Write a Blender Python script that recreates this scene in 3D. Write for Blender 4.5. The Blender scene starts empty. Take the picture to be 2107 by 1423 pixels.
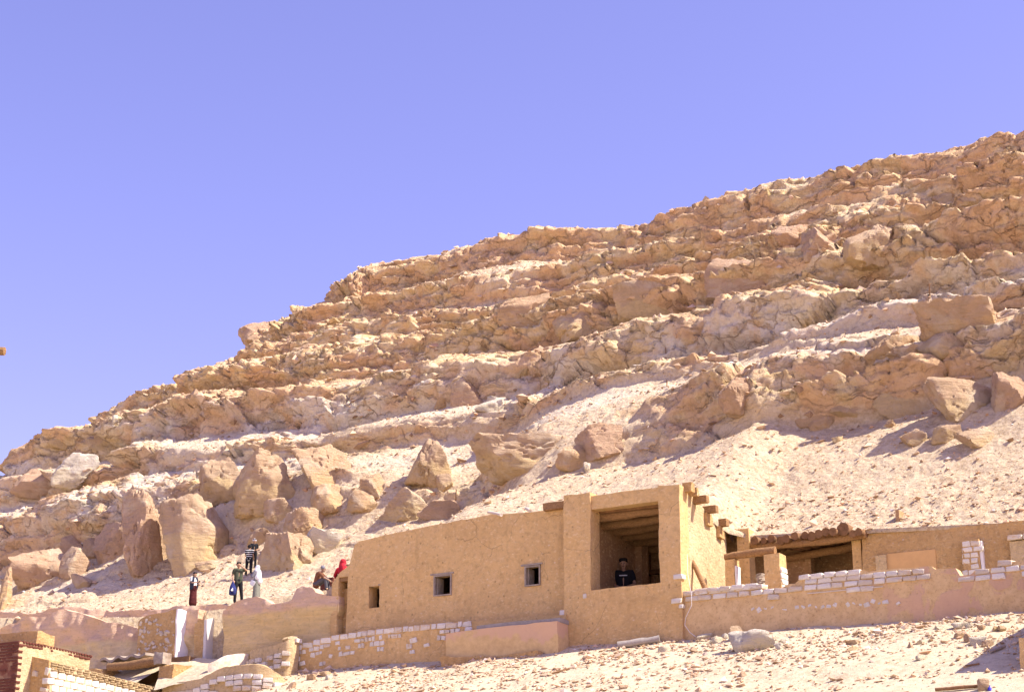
import bpy, bmesh, math, random
import numpy as np
from mathutils import Vector, Matrix
from mathutils.bvhtree import BVHTree
random.seed(7); rng = np.random.default_rng(7)
scene = bpy.context.scene
# ------------------------------------------------------------------ camera
F = 3600.0; PITCH = math.radians(18.0); PHI = math.radians(30.0)
CP, SP = math.cos(PITCH), math.sin(PITCH)
cam_d = bpy.data.cameras.new('camera'); cam = bpy.data.objects.new('camera', cam_d)
scene.collection.objects.link(cam); scene.camera = cam
cam_d.sensor_fit = 'HORIZONTAL'; cam_d.sensor_width = 36.0; cam_d.lens = F / 2107.0 * 36.0
cam_d.clip_start = 0.5; cam_d.clip_end = 6000
cam.location = (0, 0, 0); cam.rotation_euler = (math.pi / 2 + PITCH, 0, 0)
# ------------------------------------------------------------------ light
# world frame of the place: U runs along the house front (to the right), V runs uphill
U = np.array([math.cos(PHI), -math.sin(PHI), 0.0]); V = np.array([math.sin(PHI), math.cos(PHI), 0.0])
Zv = np.array([0, 0, 1.0])
sun_dir = 0.62 * U + 0.17 * V + 0.745 * Zv; sun_dir /= np.linalg.norm(sun_dir)
SUN_EL = math.asin(sun_dir[2]); SUN_AZ = math.atan2(sun_dir[0], sun_dir[1])
world = bpy.data.worlds.new('World'); scene.world = world; world.use_nodes = True
wn = world.node_tree; wn.nodes.clear()
sky = wn.nodes.new('ShaderNodeTexSky'); sky.sky_type = 'NISHITA'; sky.sun_disc = False
sky.sun_elevation = SUN_EL; sky.sun_rotation = SUN_AZ; sky.air_density = 1.0; sky.dust_density = 0.6; sky.ozone_density = 2.0
tint = wn.nodes.new('ShaderNodeMix'); tint.data_type = 'RGBA'; tint.blend_type = 'MULTIPLY'; tint.inputs[0].default_value = 1.0
tint.inputs[7].default_value = (1.07, 0.73, 1.05, 1)
bg = wn.nodes.new('ShaderNodeBackground'); bg.inputs[1].default_value = 0.102
wo = wn.nodes.new('ShaderNodeOutputWorld')
wn.links.new(sky.outputs[0], tint.inputs[6]); wn.links.new(tint.outputs[2], bg.inputs[0]); wn.links.new(bg.outputs[0], wo.inputs[0])
sd = bpy.data.lights.new('sun', 'SUN'); sd.energy = 3.9; sd.angle = math.radians(0.5); sd.color = (1.0, 0.93, 0.80)
so = bpy.data.objects.new('sun', sd); scene.collection.objects.link(so)
so.rotation_euler = Vector(tuple(sun_dir)).to_track_quat('Z', 'Y').to_euler()
scene.view_settings.view_transform = 'Standard'; scene.view_settings.look = 'None'
scene.view_settings.exposure = 1.34; scene.view_settings.gamma = 1.0
# ------------------------------------------------------------------ pixel -> place
def ray(x, y):
    a = (x - 1053.5) / F; b = (711.5 - y) / F
    return np.array([a, CP - b * SP, SP + b * CP])
def W(u, v, z):                      # place frame -> world
    return u * U + v * V + z * Zv
def on_v(x, y, v):                   # pixel on an upright plane parallel to the house front
    d = ray(x, y); p = d * (v / (d @ V)); return float(p @ U), float(p[2])
def on_u(x, y, u):                   # pixel on an upright plane at right angles to it
    d = ray(x, y); p = d * (u / (d @ U)); return float(p @ V), float(p[2])
def line_v(pts, v):
    return [on_v(x, y, v) for x, y in pts]
def line_u(pts, u):
    return [on_u(x, y, u) for x, y in pts]
def interp(pts):
    pts = sorted(pts); xs = [p[0] for p in pts]; ys = [p[1] for p in pts]
    return lambda a: np.interp(a, xs, ys)
# ------------------------------------------------------------------ noise
def _h(ix, iy, iz, seed):
    h = (ix.astype(np.uint32) * np.uint32(374761393) + iy.astype(np.uint32) * np.uint32(668265263)
         + iz.astype(np.uint32) * np.uint32(2147483647) + np.uint32(seed) * np.uint32(144269504))
    h = (h ^ (h >> np.uint32(13))) * np.uint32(1274126177)
    h = (h ^ (h >> np.uint32(16))) * np.uint32(2246822519)
    h = h ^ (h >> np.uint32(15))
    return h.astype(np.float64) / 4294967295.0
def vnoise(x, y, z, seed=0):
    x, y, z = np.broadcast_arrays(np.asarray(x, float), np.asarray(y, float), np.asarray(z, float))
    ix, iy, iz = np.floor(x), np.floor(y), np.floor(z)
    fx, fy, fz = x - ix, y - iy, z - iz
    ix, iy, iz = ix.astype(np.int64), iy.astype(np.int64), iz.astype(np.int64)
    fx, fy, fz = [q * q * q * (q * (q * 6 - 15) + 10) for q in (fx, fy, fz)]
    r = 0
    for dx in (0, 1):
        wx = fx if dx else 1 - fx
        for dy in (0, 1):
            wy = fy if dy else 1 - fy
            for dz in (0, 1):
                wz = fz if dz else 1 - fz
                r = r + wx * wy * wz * _h(ix + dx, iy + dy, iz + dz, seed)
    return r * 2 - 1
def fbm(x, y, z, octv=4, seed=0, gain=0.5):
    r = 0; a = 1.0; t = 0
    for o in range(octv):
        k = 2.03 ** o
        r = r + a * vnoise(x * k + o * 13.7, y * k + o * 7.1, z * k + o * 3.3, seed + o); t += a; a *= gain
    return r / t
def worley(x, y, seed=0, off=False):
    x, y = np.broadcast_arrays(np.asarray(x, float), np.asarray(y, float))
    ix, iy = np.floor(x).astype(np.int64), np.floor(y).astype(np.int64)
    f1 = np.full(x.shape, 9.0); f2 = np.full(x.shape, 9.0); cid = np.zeros(x.shape); ox = np.zeros(x.shape); oy = np.zeros(x.shape)
    zz = np.zeros_like(ix)
    for dx in (-1, 0, 1):
        for dy in (-1, 0, 1):
            cx, cy = ix + dx, iy + dy
            px = cx + 0.1 + 0.8 * _h(cx, cy, zz, seed); py = cy + 0.1 + 0.8 * _h(cx, cy, zz + 1, seed)
            d = np.hypot(px - x, py - y); idv = _h(cx, cy, zz + 2, seed)
            near = d < f1
            f2 = np.where(near, f1, np.minimum(f2, d)); cid = np.where(near, idv, cid); f1 = np.where(near, d, f1)
            if off: ox = np.where(near, x - px, ox); oy = np.where(near, y - py, oy)
    return (f1, f2, cid, ox, oy) if off else (f1, f2, cid)
def sstep(a, b, x):
    t = np.clip((x - a) / (b - a), 0, 1); return t * t * (3 - 2 * t)
# ------------------------------------------------------------------ objects
coll = scene.collection
def tag(o, label=None, cat=None, group=None, kind=None):
    if label: o['label'] = label
    if cat: o['category'] = cat
    if group: o['group'] = group
    if kind: o['kind'] = kind
    return o
def empty(name, loc, label=None, cat=None, group=None):
    o = bpy.data.objects.new(name, None); coll.objects.link(o); o.location = tuple(loc); o.empty_display_size = 0.3
    return tag(o, label, cat, group)
def mesh_obj(name, verts, faces, mat, parent=None, smooth=None, origin=None):
    """verts in world coordinates; the object sits at origin (or at its parent's place)"""
    verts = np.asarray(verts, float)
    if parent is not None: off = np.array(parent_world(parent))
    elif origin is not None: off = np.array(origin, float)
    else: off = np.zeros(3)
    me = bpy.data.meshes.new(name)
    me.from_pydata((verts - off).tolist(), [], faces if isinstance(faces, list) else faces.tolist())
    me.update(); me.materials.append(mat)
    o = bpy.data.objects.new(name, me); coll.objects.link(o)
    if parent is not None: o.parent = parent
    else: o.location = tuple(off)
    if smooth is not None: shade(me, smooth)
    return o
def parent_world(p):
    l = np.array(p.location); q = p.parent
    while q is not None: l = l + np.array(q.location); q = q.parent
    return l
def shade(me, angle):
    me.polygons.foreach_set('use_smooth', [True] * len(me.polygons))
    if angle < 179: me.set_sharp_from_angle(angle=math.radians(angle))
def inst(name, me, parent, loc, rot=(0, 0, 0), scale=(1, 1, 1)):
    o = bpy.data.objects.new(name, me); coll.objects.link(o)
    if parent is not None: o.parent = parent; loc = np.array(loc) - parent_world(parent)
    o.location = tuple(loc); o.rotation_euler = rot; o.scale = scale
    return o
# ------------------------------------------------------------------ materials
def new_mat(name):
    m = bpy.data.materials.new(name); m.use_nodes = True; nt = m.node_tree
    b = nt.nodes['Principled BSDF']; b.inputs['Roughness'].default_value = 0.95
    b.inputs['Specular IOR Level'].default_value = 0.15
    return m, nt, b
def N(nt, t, **kw):
    n = nt.nodes.new(t)
    for k, v in kw.items(): setattr(n, k, v)
    return n
def noise_node(nt, vec, scale, detail=5, rough=0.6, dist=0.0):
    n = N(nt, 'ShaderNodeTexNoise'); n.inputs['Scale'].default_value = scale; n.inputs['Detail'].default_value = detail
    n.inputs['Roughness'].default_value = rough; n.inputs['Distortion'].default_value = dist
    nt.links.new(vec, n.inputs['Vector']); return n.outputs['Fac']
def ramp(nt, fac, stops):
    r = N(nt, 'ShaderNodeValToRGB'); e = r.color_ramp.elements
    while len(e) < len(stops): e.new(0.5)
    for i, (p, c) in enumerate(stops):
        e[i].position = p; e[i].color = (c, c, c, 1) if not isinstance(c, tuple) else (*c, 1)
    nt.links.new(fac, r.inputs[0]); return r.outputs[0]
def mixc(nt, fac, a, b, mode='MIX'):
    m = N(nt, 'ShaderNodeMix', data_type='RGBA', blend_type=mode)
    for sock, v in ((m.inputs[0], fac), (m.inputs[6], a), (m.inputs[7], b)):
        if isinstance(v, (int, float)): sock.default_value = v
        elif isinstance(v, tuple): sock.default_value = (*v, 1)
        else: nt.links.new(v, sock)
    return m.outputs[2]
def math_n(nt, op, a, b=None):
    m = N(nt, 'ShaderNodeMath', operation=op)
    for i, v in enumerate((a, b)):
        if v is None: continue
        if isinstance(v, (int, float)): m.inputs[i].default_value = v
        else: nt.links.new(v, m.inputs[i])
    return m.outputs[0]
def coords(nt, kind='Object'):
    return N(nt, 'ShaderNodeTexCoord').outputs[kind]
def scaled(nt, vec, s):
    m = N(nt, 'ShaderNodeMapping'); m.inputs['Scale'].default_value = s; nt.links.new(vec, m.inputs[0]); return m.outputs[0]
def attr(nt, name):
    return N(nt, 'ShaderNodeAttribute', attribute_name=name).outputs['Fac']
def bump(nt, b, h, strength=0.5, dist=0.05):
    n = N(nt, 'ShaderNodeBump'); n.inputs['Strength'].default_value = strength; n.inputs['Distance'].default_value = dist
    nt.links.new(h, n.inputs['Height']); nt.links.new(n.outputs[0], b.inputs['Normal'])
def speck(nt, vec, scale, lo, hi):
    v = N(nt, 'ShaderNodeTexVoronoi'); v.inputs['Scale'].default_value = scale; nt.links.new(vec, v.inputs['Vector'])
    return ramp(nt, v.outputs['Distance'], [(lo, 1.0), (hi, 0.0)])

C_MUD = (0.72, 0.475, 0.215); C_MUD2 = (0.62, 0.395, 0.17); C_STRAW = (0.80, 0.60, 0.34)
def mud_material(name, base=C_MUD, dark=C_MUD2, fleck=C_STRAW, bump_s=0.6, pale_specks=0.35):
    m, nt, b = new_mat(name); co = coords(nt)
    big = noise_node(nt, co, 0.8, 6, 0.62); fine = noise_node(nt, co, 7, 6, 0.75)
    st = noise_node(nt, scaled(nt, co, (9, 9, 16)), 1.0, 4, 0.7)
    c = mixc(nt, ramp(nt, big, [(0.3, 0.0), (0.7, 1.0)]), base, dark)
    c = mixc(nt, ramp(nt, fine, [(0.30, 0.75), (0.52, 0.0)]), c, tuple(q * 0.70 for q in dark))
    c = mixc(nt, math_n(nt, 'MULTIPLY', ramp(nt, st, [(0.54, 0.0), (0.70, 1.0)]), 0.75), c, fleck)
    ps = speck(nt, scaled(nt, co, (4, 4, 5)), 1.0, 0.08, 0.17)
    msk = ramp(nt, noise_node(nt, co, 1.7, 3), [(0.5, 0.0), (0.6, 1.0)])
    c = mixc(nt, math_n(nt, 'MULTIPLY', math_n(nt, 'MULTIPLY', ps, msk), pale_specks), c, (0.82, 0.72, 0.6))
    pit = speck(nt, scaled(nt, co, (5.5, 5.5, 4.5)), 1.0, 0.08, 0.2)
    pm = ramp(nt, noise_node(nt, co, 2.6, 2), [(0.46, 0.0), (0.58, 1.0)])
    c = mixc(nt, math_n(nt, 'MULTIPLY', math_n(nt, 'MULTIPLY', pit, pm), 0.7), c, tuple(q * 0.45 for q in dark))
    dv = N(nt, 'ShaderNodeVectorMath', operation='ADD'); wn_ = N(nt, 'ShaderNodeTexNoise'); wn_.inputs['Scale'].default_value = 1.6; wn_.inputs['Detail'].default_value = 5
    nt.links.new(co, wn_.inputs['Vector']); sc2 = N(nt, 'ShaderNodeVectorMath', operation='SCALE'); sc2.inputs['Scale'].default_value = 0.5
    nt.links.new(wn_.outputs['Color'], sc2.inputs[0]); nt.links.new(co, dv.inputs[0]); nt.links.new(sc2.outputs[0], dv.inputs[1])
    ve = N(nt, 'ShaderNodeTexVoronoi', feature='DISTANCE_TO_EDGE'); ve.inputs['Scale'].default_value = 0.62; nt.links.new(dv.outputs[0], ve.inputs['Vector'])
    ck_ = math_n(nt, 'MULTIPLY', ramp(nt, ve.outputs['Distance'], [(0.002, 1.0), (0.007, 0.0)]), ramp(nt, noise_node(nt, co, 0.9, 3), [(0.51, 0.0), (0.57, 1.0)]))
    c = mixc(nt, math_n(nt, 'MULTIPLY', ck_, 0.6), c, tuple(q * 0.35 for q in dark))
    stk = noise_node(nt, scaled(nt, co, (3.2, 3.2, 0.35)), 1.0, 5, 0.7)
    c = mixc(nt, ramp(nt, stk, [(0.54, 0.0), (0.72, 0.45)]), c, tuple(q * 0.72 for q in dark))
    patch = ramp(nt, noise_node(nt, co, 0.55, 5, 0.65, 0.8), [(0.56, 0.0), (0.60, 0.35)])
    c = mixc(nt, patch, c, tuple(q * 0.80 for q in dark))
    nt.links.new(c, b.inputs['Base Color'])
    h = math_n(nt, 'ADD', math_n(nt, 'MULTIPLY', noise_node(nt, co, 4, 9, 0.8), 1.2), math_n(nt, 'MULTIPLY', st, 0.6))
    bump(nt, b, h, bump_s, 0.09); return m
def simple_mat(name, col, var=0.25, scale=8.0, bump_s=0.3, rough=0.9, stretch=(1, 1, 1), spec=0.15, col2=None):
    m, nt, b = new_mat(name); b.inputs['Roughness'].default_value = rough; b.inputs['Specular IOR Level'].default_value = spec
    co = scaled(nt, coords(nt), stretch); n = noise_node(nt, co, scale, 5, 0.65)
    c2 = col2 or tuple(max(0.0, q * (1 - 2 * var)) for q in col)
    nt.links.new(mixc(nt, ramp(nt, n, [(0.32, 1.0), (0.66, 0.0)]), col, c2), b.inputs['Base Color'])
    if bump_s: bump(nt, b, n, bump_s, 0.03)
    return m
M = {}
M['mud'] = mud_material('mud_plaster')
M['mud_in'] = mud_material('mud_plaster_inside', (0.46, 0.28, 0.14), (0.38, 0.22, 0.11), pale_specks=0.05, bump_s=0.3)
M['mud_rough'] = mud_material('rough_mud', (0.72, 0.46, 0.20), (0.58, 0.35, 0.15), bump_s=1.0, pale_specks=0.6)
M['mud_yellow'] = mud_material('yellow_mud', (0.74, 0.56, 0.33), (0.62, 0.44, 0.23), bump_s=0.9)
def block_material(name, col, mudf):
    m, nt, b = new_mat(name); co = coords(nt); oi = N(nt, 'ShaderNodeObjectInfo')
    ad = N(nt, 'ShaderNodeVectorMath', operation='ADD'); nt.links.new(co, ad.inputs[0]); nt.links.new(oi.outputs['Location'], ad.inputs[1]); v_ = ad.outputs[0]
    c = mixc(nt, oi.outputs['Random'], col, tuple(q * 0.84 for q in col))
    c = mixc(nt, ramp(nt, noise_node(nt, v_, 1.6, 5, 0.7), [(mudf, 0.0), (mudf + 0.12, 0.85)]), c, (0.62, 0.43, 0.24))
    c = mixc(nt, ramp(nt, noise_node(nt, v_, 5, 5, 0.7), [(0.3, 0.4), (0.5, 0.0)]), c, (0.45, 0.36, 0.27))
    nt.links.new(c, b.inputs['Base Color']); bump(nt, b, noise_node(nt, v_, 4, 7, 0.7), 0.6, 0.06); return m
M['block'] = block_material('white_limestone_block', (0.80, 0.73, 0.63), 0.56)
M['block_grey'] = block_material('weathered_limestone_block', (0.70, 0.60, 0.48), 0.50)
M['lime'] = simple_mat('white_lime_plaster', (0.80, 0.77, 0.74), 0.06, 3, 0.25)
M['pink'] = simple_mat('pink_lime_plaster', (0.60, 0.37, 0.25), 0.1, 3, 0.2)
M['orange_plaster'] = simple_mat('orange_plaster', (0.66, 0.40, 0.175), 0.10, 2, 0.4)
M['grey_plaster'] = simple_mat('grey_cement', (0.38, 0.33, 0.29), 0.15, 5, 0.4)
M['brick_red'] = simple_mat('red_brick', (0.17, 0.058, 0.04), 0.2, 12, 0.4)
M['wood'] = simple_mat('palm_wood', (0.42, 0.24, 0.11), 0.3, 5, 0.8, stretch=(3, 3, 14))
M['wood_dark'] = simple_mat('old_dark_wood', (0.27, 0.145, 0.07), 0.25, 6, 0.8)
M['wood_grey'] = simple_mat('weathered_grey_wood', (0.42, 0.34, 0.27), 0.2, 9, 0.5)
M['mud_shade'] = simple_mat('shaded_mud', (0.26, 0.15, 0.075), 0.2, 4, 0.5)  # dark copy of the mud; shade of rooms and pit put into its colour
# ------------------------------------------------------------------ terrain materials
def rock_color(nt, co, zc, chalk=None):
    """weathered pink-tan crust, ochre and chalk where the rock is freshly broken"""
    big = noise_node(nt, co, 0.35, 6, 0.62, 0.6); mid = noise_node(nt, co, 1.3, 7, 0.65, 0.4); fine = noise_node(nt, co, 9.0, 5, 0.7)
    crust = mixc(nt, ramp(nt, mid, [(0.35, 0.0), (0.65, 1.0)]), (0.77, 0.525, 0.30), (0.66, 0.42, 0.23))
    ochre = mixc(nt, ramp(nt, noise_node(nt, scaled(nt, co, (1, 1, 3)), 1.1, 5), [(0.4, 0.0), (0.6, 1.0)]), (0.74, 0.53, 0.27), (0.78, 0.61, 0.39))
    c = mixc(nt, ramp(nt, big, [(0.47, 0.0), (0.56, 1.0)]), crust, ochre)
    if chalk is not None:
        cm = math_n(nt, 'MULTIPLY', chalk, ramp(nt, noise_node(nt, co, 0.8, 5, 0.6, 0.5), [(0.36, 0.0), (0.52, 1.0)]))
        c = mixc(nt, math_n(nt, 'MULTIPLY', cm, 0.8), c, (0.76, 0.68, 0.565))
    c = mixc(nt, ramp(nt, fine, [(0.28, 0.5), (0.46, 0.0)]), c, (0.38, 0.225, 0.12))
    wv_ = N(nt, 'ShaderNodeTexNoise'); wv_.inputs['Scale'].default_value = 0.9; wv_.inputs['Detail'].default_value = 6; nt.links.new(co, wv_.inputs['Vector'])
    sc3 = N(nt, 'ShaderNodeVectorMath', operation='SCALE'); sc3.inputs['Scale'].default_value = 1.6; nt.links.new(wv_.outputs['Color'], sc3.inputs[0])
    ad3 = N(nt, 'ShaderNodeVectorMath', operation='ADD'); nt.links.new(co, ad3.inputs[0]); nt.links.new(sc3.outputs[0], ad3.inputs[1])
    vc = N(nt, 'ShaderNodeTexVoronoi', feature='DISTANCE_TO_EDGE'); vc.inputs['Scale'].default_value = 1.0; nt.links.new(scaled(nt, ad3.outputs[0], (0.55, 0.55, 1.0)), vc.inputs['Vector'])
    crk = math_n(nt, 'MULTIPLY', ramp(nt, vc.outputs['Distance'], [(0.008, 1.0), (0.035, 0.0)]), ramp(nt, noise_node(nt, co, 0.7, 3), [(0.42, 0.0), (0.55, 1.0)]))
    bedl = ramp(nt, noise_node(nt, scaled(nt, ad3.outputs[0], (0.35, 0.35, 5.0)), 1.0, 6, 0.7), [(0.36, 0.45), (0.46, 0.0)])
    c = mixc(nt, math_n(nt, 'MAXIMUM', math_n(nt, 'MULTIPLY', crk, 0.6), bedl), c, (0.42, 0.26, 0.14))
    return c, mid, math_n(nt, 'MAXIMUM', crk, bedl)
m, nt, b = new_mat('hill_rock_and_scree'); M['hill'] = m
co = coords(nt); rk = attr(nt, 'rock'); ck = attr(nt, 'chalk')
rc, mid, fine = rock_color(nt, co, None, ck)
peb = noise_node(nt, co, 7.0, 6, 0.75); peb2 = noise_node(nt, co, 1.2, 5, 0.6)
sc_ = mixc(nt, ramp(nt, peb, [(0.36, 0.0), (0.62, 1.0)]), (0.50, 0.35, 0.20), (0.74, 0.585, 0.395))
sc_ = mixc(nt, ramp(nt, peb2, [(0.40, 0.0), (0.66, 0.5)]), sc_, (0.77, 0.62, 0.43))
sc_ = mixc(nt, math_n(nt, 'MULTIPLY', ck, 0.55), sc_, (0.78, 0.69, 0.55))
nt.links.new(mixc(nt, rk, sc_, rc), b.inputs['Base Color'])
vor = N(nt, 'ShaderNodeTexVoronoi'); vor.inputs['Scale'].default_value = 6.0; nt.links.new(co, vor.inputs['Vector'])
hh = math_n(nt, 'ADD', noise_node(nt, co, 3.2, 10, 0.78), math_n(nt, 'MULTIPLY', vor.outputs['Distance'], 0.35))
hh = math_n(nt, 'SUBTRACT', hh, math_n(nt, 'MULTIPLY', math_n(nt, 'MULTIPLY', fine, rk), 0.5)); bump(nt, b, hh, 1.0, 0.16)
def boulder_mat(name, lowcol, crustcol, split=0.0):
    m, nt, b = new_mat(name); co = coords(nt); oi = N(nt, 'ShaderNodeObjectInfo')
    vec = N(nt, 'ShaderNodeVectorMath', operation='ADD'); nt.links.new(co, vec.inputs[0]); nt.links.new(oi.outputs['Location'], vec.inputs[1])
    co2 = vec.outputs[0]
    mid = noise_node(nt, co2, 1.4, 7, 0.65, 0.4); fine = noise_node(nt, co2, 10.0, 5, 0.7)
    sep = N(nt, 'ShaderNodeSeparateXYZ'); nt.links.new(co, sep.inputs[0])
    lay = math_n(nt, 'ADD', sep.outputs[2], math_n(nt, 'MULTIPLY', math_n(nt, 'SUBTRACT', noise_node(nt, co2, 0.9, 3), 0.5), 1.6))
    crust = mixc(nt, ramp(nt, mid, [(0.35, 0.0), (0.65, 1.0)]), crustcol, tuple(q * 0.74 for q in crustcol))
    low = mixc(nt, ramp(nt, mid, [(0.4, 0.0), (0.6, 1.0)]), lowcol, tuple(q * 0.86 for q in lowcol))
    c = mixc(nt, ramp(nt, math_n(nt, 'ADD', lay, 0.5 - split), [(0.42, 0.0), (0.56, 1.0)]), low, crust)
    c = mixc(nt, ramp(nt, fine, [(0.28, 0.5), (0.46, 0.0)]), c, tuple(q * 0.55 for q in crustcol))
    band = noise_node(nt, scaled(nt, co2, (0.6, 0.6, 4.5)), 1.2, 6, 0.7, 0.5)
    c = mixc(nt, ramp(nt, band, [(0.40, 0.4), (0.56, 0.0)]), c, tuple(q * 0.80 for q in crustcol))
    c = mixc(nt, ramp(nt, noise_node(nt, co2, 0.8, 6, 0.7, 0.7), [(0.52, 0.0), (0.64, 0.6)]), c, (0.74, 0.60, 0.42))
    nt.links.new(c, b.inputs['Base Color'])
    bump(nt, b, math_n(nt, 'ADD', noise_node(nt, co2, 2.6, 10, 0.8), math_n(nt, 'MULTIPLY', band, 0.7)), 1.0, 0.22); return m
M['b_ochre'] = boulder_mat('boulder_ochre_base', (0.76, 0.55, 0.29), (0.72, 0.50, 0.31))
M['b_pink'] = boulder_mat('boulder_pink_crust', (0.72, 0.49, 0.30), (0.70, 0.465, 0.295), -0.6)
M['b_orange'] = boulder_mat('boulder_orange', (0.75, 0.50, 0.255), (0.73, 0.49, 0.29))
M['b_white'] = boulder_mat('boulder_chalk', (0.86, 0.72, 0.48), (0.88, 0.77, 0.60))
m, nt, b = new_mat('sand_ground'); M['ground'] = m
co = coords(nt); p1 = noise_node(nt, co, 5.0, 7, 0.75); p2 = noise_node(nt, co, 0.7, 5, 0.6); sp = speck(nt, co, 4.5, 0.06, 0.2)
c = mixc(nt, ramp(nt, p1, [(0.34, 0.0), (0.58, 1.0)]), (0.43, 0.325, 0.205), (0.62, 0.515, 0.35))
c = mixc(nt, ramp(nt, p2, [(0.4, 0.0), (0.62, 0.6)]), c, (0.64, 0.535, 0.365))
c = mixc(nt, math_n(nt, 'MULTIPLY', sp, ramp(nt, noise_node(nt, co, 2.0, 3), [(0.5, 0.0), (0.6, 0.7)])), c, (0.33, 0.225, 0.15))
nt.links.new(c, b.inputs['Base Color']); bump(nt, b, noise_node(nt, co, 4.0, 9, 0.75), 0.8, 0.08)
# ------------------------------------------------------------------ ground in front (one sheet out to the horizon)
vP, vA = 41.4, 41.8
def ground_z(u, v):
    """sand rising from the camera's feet to the foot of the walls"""
    u = np.asarray(u, float); v = np.asarray(v, float)
    near = interp([(-300, -12), (-60, -6), (0, -1.7), (20, 1.2), (30, 2.6), (34.5, 4.05), (41.4, 6.78), (43, 7.0), (60, 7.0), (400, 7.0)])(v)
    lft = -1.3 * sstep(-31.0, -34, u) * sstep(30, 34, v) * sstep(41.2, 39.8, v)
    return near + lft + 0.10 * fbm(u * 0.5, v * 0.5, 0 * u, 4, 31) * sstep(10, 25, v)
def grid_faces(nr, nc):
    i = np.arange(nr - 1)[:, None] * nc + np.arange(nc - 1)[None, :]
    return np.stack([i, i + 1, i + nc + 1, i + nc], -1).reshape(-1, 4)
us = np.concatenate([-np.geomspace(2500, 62, 24), np.arange(-60, 12, 0.22), np.geomspace(13, 2500, 24)])
vs = np.concatenate([-np.geomspace(2500, 12, 20), np.arange(-10, 28, 1.2), np.arange(28, 44, 0.12), np.arange(44.5, 62, 1.2), np.geomspace(64, 3000, 20)])
uu, vv = np.meshgrid(us, vs)
zz = ground_z(uu, vv) + 0.035 * fbm(uu * 2.2, vv * 2.2, 0 * uu, 3, 5) * (vv > 26) * (vv < 46)
gv = uu[..., None] * U + vv[..., None] * V + zz[..., None] * Zv
ground = mesh_obj('ground', gv.reshape(-1, 3), grid_faces(*uu.shape), M['ground'], smooth=180)
tag(ground, kind='structure', label='pale sandy ground rising to the foot of the mud walls')
# ------------------------------------------------------------------ hill
K = 0.78
v_mean = lambda z: 44 + (z - 10) / K
faces = [(14.1, 16.6, 0.9), (18.2, 19.5, 0.75), (20.3, 22.5, 1.0), (23.5, 25.7, 1.05), (26.4, 27.7, 0.85), (28.5, 30.1, 0.9), (31.2, 33.1, 1.0)]
poly = [(v_mean(11.56), 11.56, 0.0)]            # v, z, rock
for zb, zt, wgt in faces:
    vm = v_mean(0.5 * (zb + zt))
    poly += [(vm + 0.25, zb, 0.35), (vm + 0.30, zb + 0.25, 1.0), (vm - 0.12, zb + 0.62 * (zt - zb), 1.0), (vm + 0.02, zt - 0.12, 1.0), (vm + 0.45, zt, 0.55)]
v_cap = poly[-1][0]
poly += [(v_cap + 1.5, 33.35, 0.4), (v_cap + 4.6, 33.2, 0.3)]
poly = np.array(poly); seg = np.r_[0, np.cumsum(np.hypot(np.diff(poly[:, 0]), np.diff(poly[:, 1])))]
tt = np.arange(0, seg[-1], 0.088)
pv_, pz_, pr_ = [np.interp(tt, seg, poly[:, k]) for k in range(3)]
vmean_row = v_mean(pz_); vmean_row = np.minimum(vmean_row, pv_ + 3.0)
# columns: straight part, then the nose that turns away at the left end
u_nose = -51.0; RC = 5.0
s_str = np.arange(6.0, u_nose, -0.088); th = np.arange(0.004, math.radians(125), 0.0052)
ncol = len(s_str) + len(th)
base_u = np.r_[s_str, np.full(len(th), u_nose)]; theta = np.r_[np.zeros(len(s_str)), th]
arc = np.r_[s_str, u_nose - 22 * th]              # length along the contour, for the noise
front = [(-70, 41.8, 9.3), (-44, 41.95, 9.42), (-38, 42.1, 8.98), (-34.2, 42.1, 8.95), (-33, 42.1, 9.1), (-30.6, 42.1, 9.2), (-30.2, 42.05, 9.55), (-29.35, 42.05, 10.4), (-27.3, 42.05, 10.58), (-22.4, 42.05, 10.58), (-22.1, 42.0, 10.86), (-18.95, 42.0, 10.82), (-18.9, 42.0, 10.6), (-18.7, 44.3, 10.15), (-18.2, 44.85, 10.03), (-15, 44.85, 9.86), (-10, 45.15, 9.62), (20, 45.15, 9.5)]
fv = np.interp(base_u, [f[0] for f in front], [f[1] for f in front]); fz = np.interp(base_u, [f[0] for f in front], [f[2] for f in front])
fv = np.where(theta > 0, 41.8, fv); fz = np.where(theta > 0, 9.35, fz)
bench = sstep(-28.5, -34, base_u)                   # level bench where the people stand
A = arc[None, :]; Z0 = pz_[:, None]
wl = 0.72 + 0.45 * fbm(A / 7.0, Z0 / 2.2, 0 * A, 3, 11)                         # how strongly each ledge shows along its length
wl = wl * (1 - 0.55 * sstep(-50, -44, A) * sstep(-24, -30, A) * sstep(18.5, 16.5, Z0)) * (0.82 + 0.22 * sstep(19.5, 22.5, Z0))
wl = np.clip(wl, 0.10, 1.2)
Vv = vmean_row[:, None] + (pv_ - vmean_row)[:, None] * wl
Vv = Vv + bench[None, :] * 4.2 * sstep(25.0, 11.4, Z0) + 0 * A
Vv = Vv + sstep(-20.5, -18.5, base_u)[None, :] * 1.4 * sstep(17.5, 11.4, Z0)
Vv = Vv - 1.5 * fbm(A / 11.0, Z0 / 9.0, 2 + 0 * A, 3, 15) * sstep(12, 15, Z0)
rightw = sstep(-25, -19, base_u)[None, :]
Zz = Z0 + 1.0 * rightw * sstep(11.6, 13.6, Z0) * sstep(22.0, 18.5, Z0)
midw = sstep(-48, -43, A) * sstep(-25, -29, A)
rock = np.clip(pr_[:, None] * (0.25 + 0.95 * wl) + 0.95 * fbm(A / 4.5, Z0 / 1.3, 0 * A, 4, 21) + 0.02 + 0.14 * sstep(21, 26, Z0), 0, 1)
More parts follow.
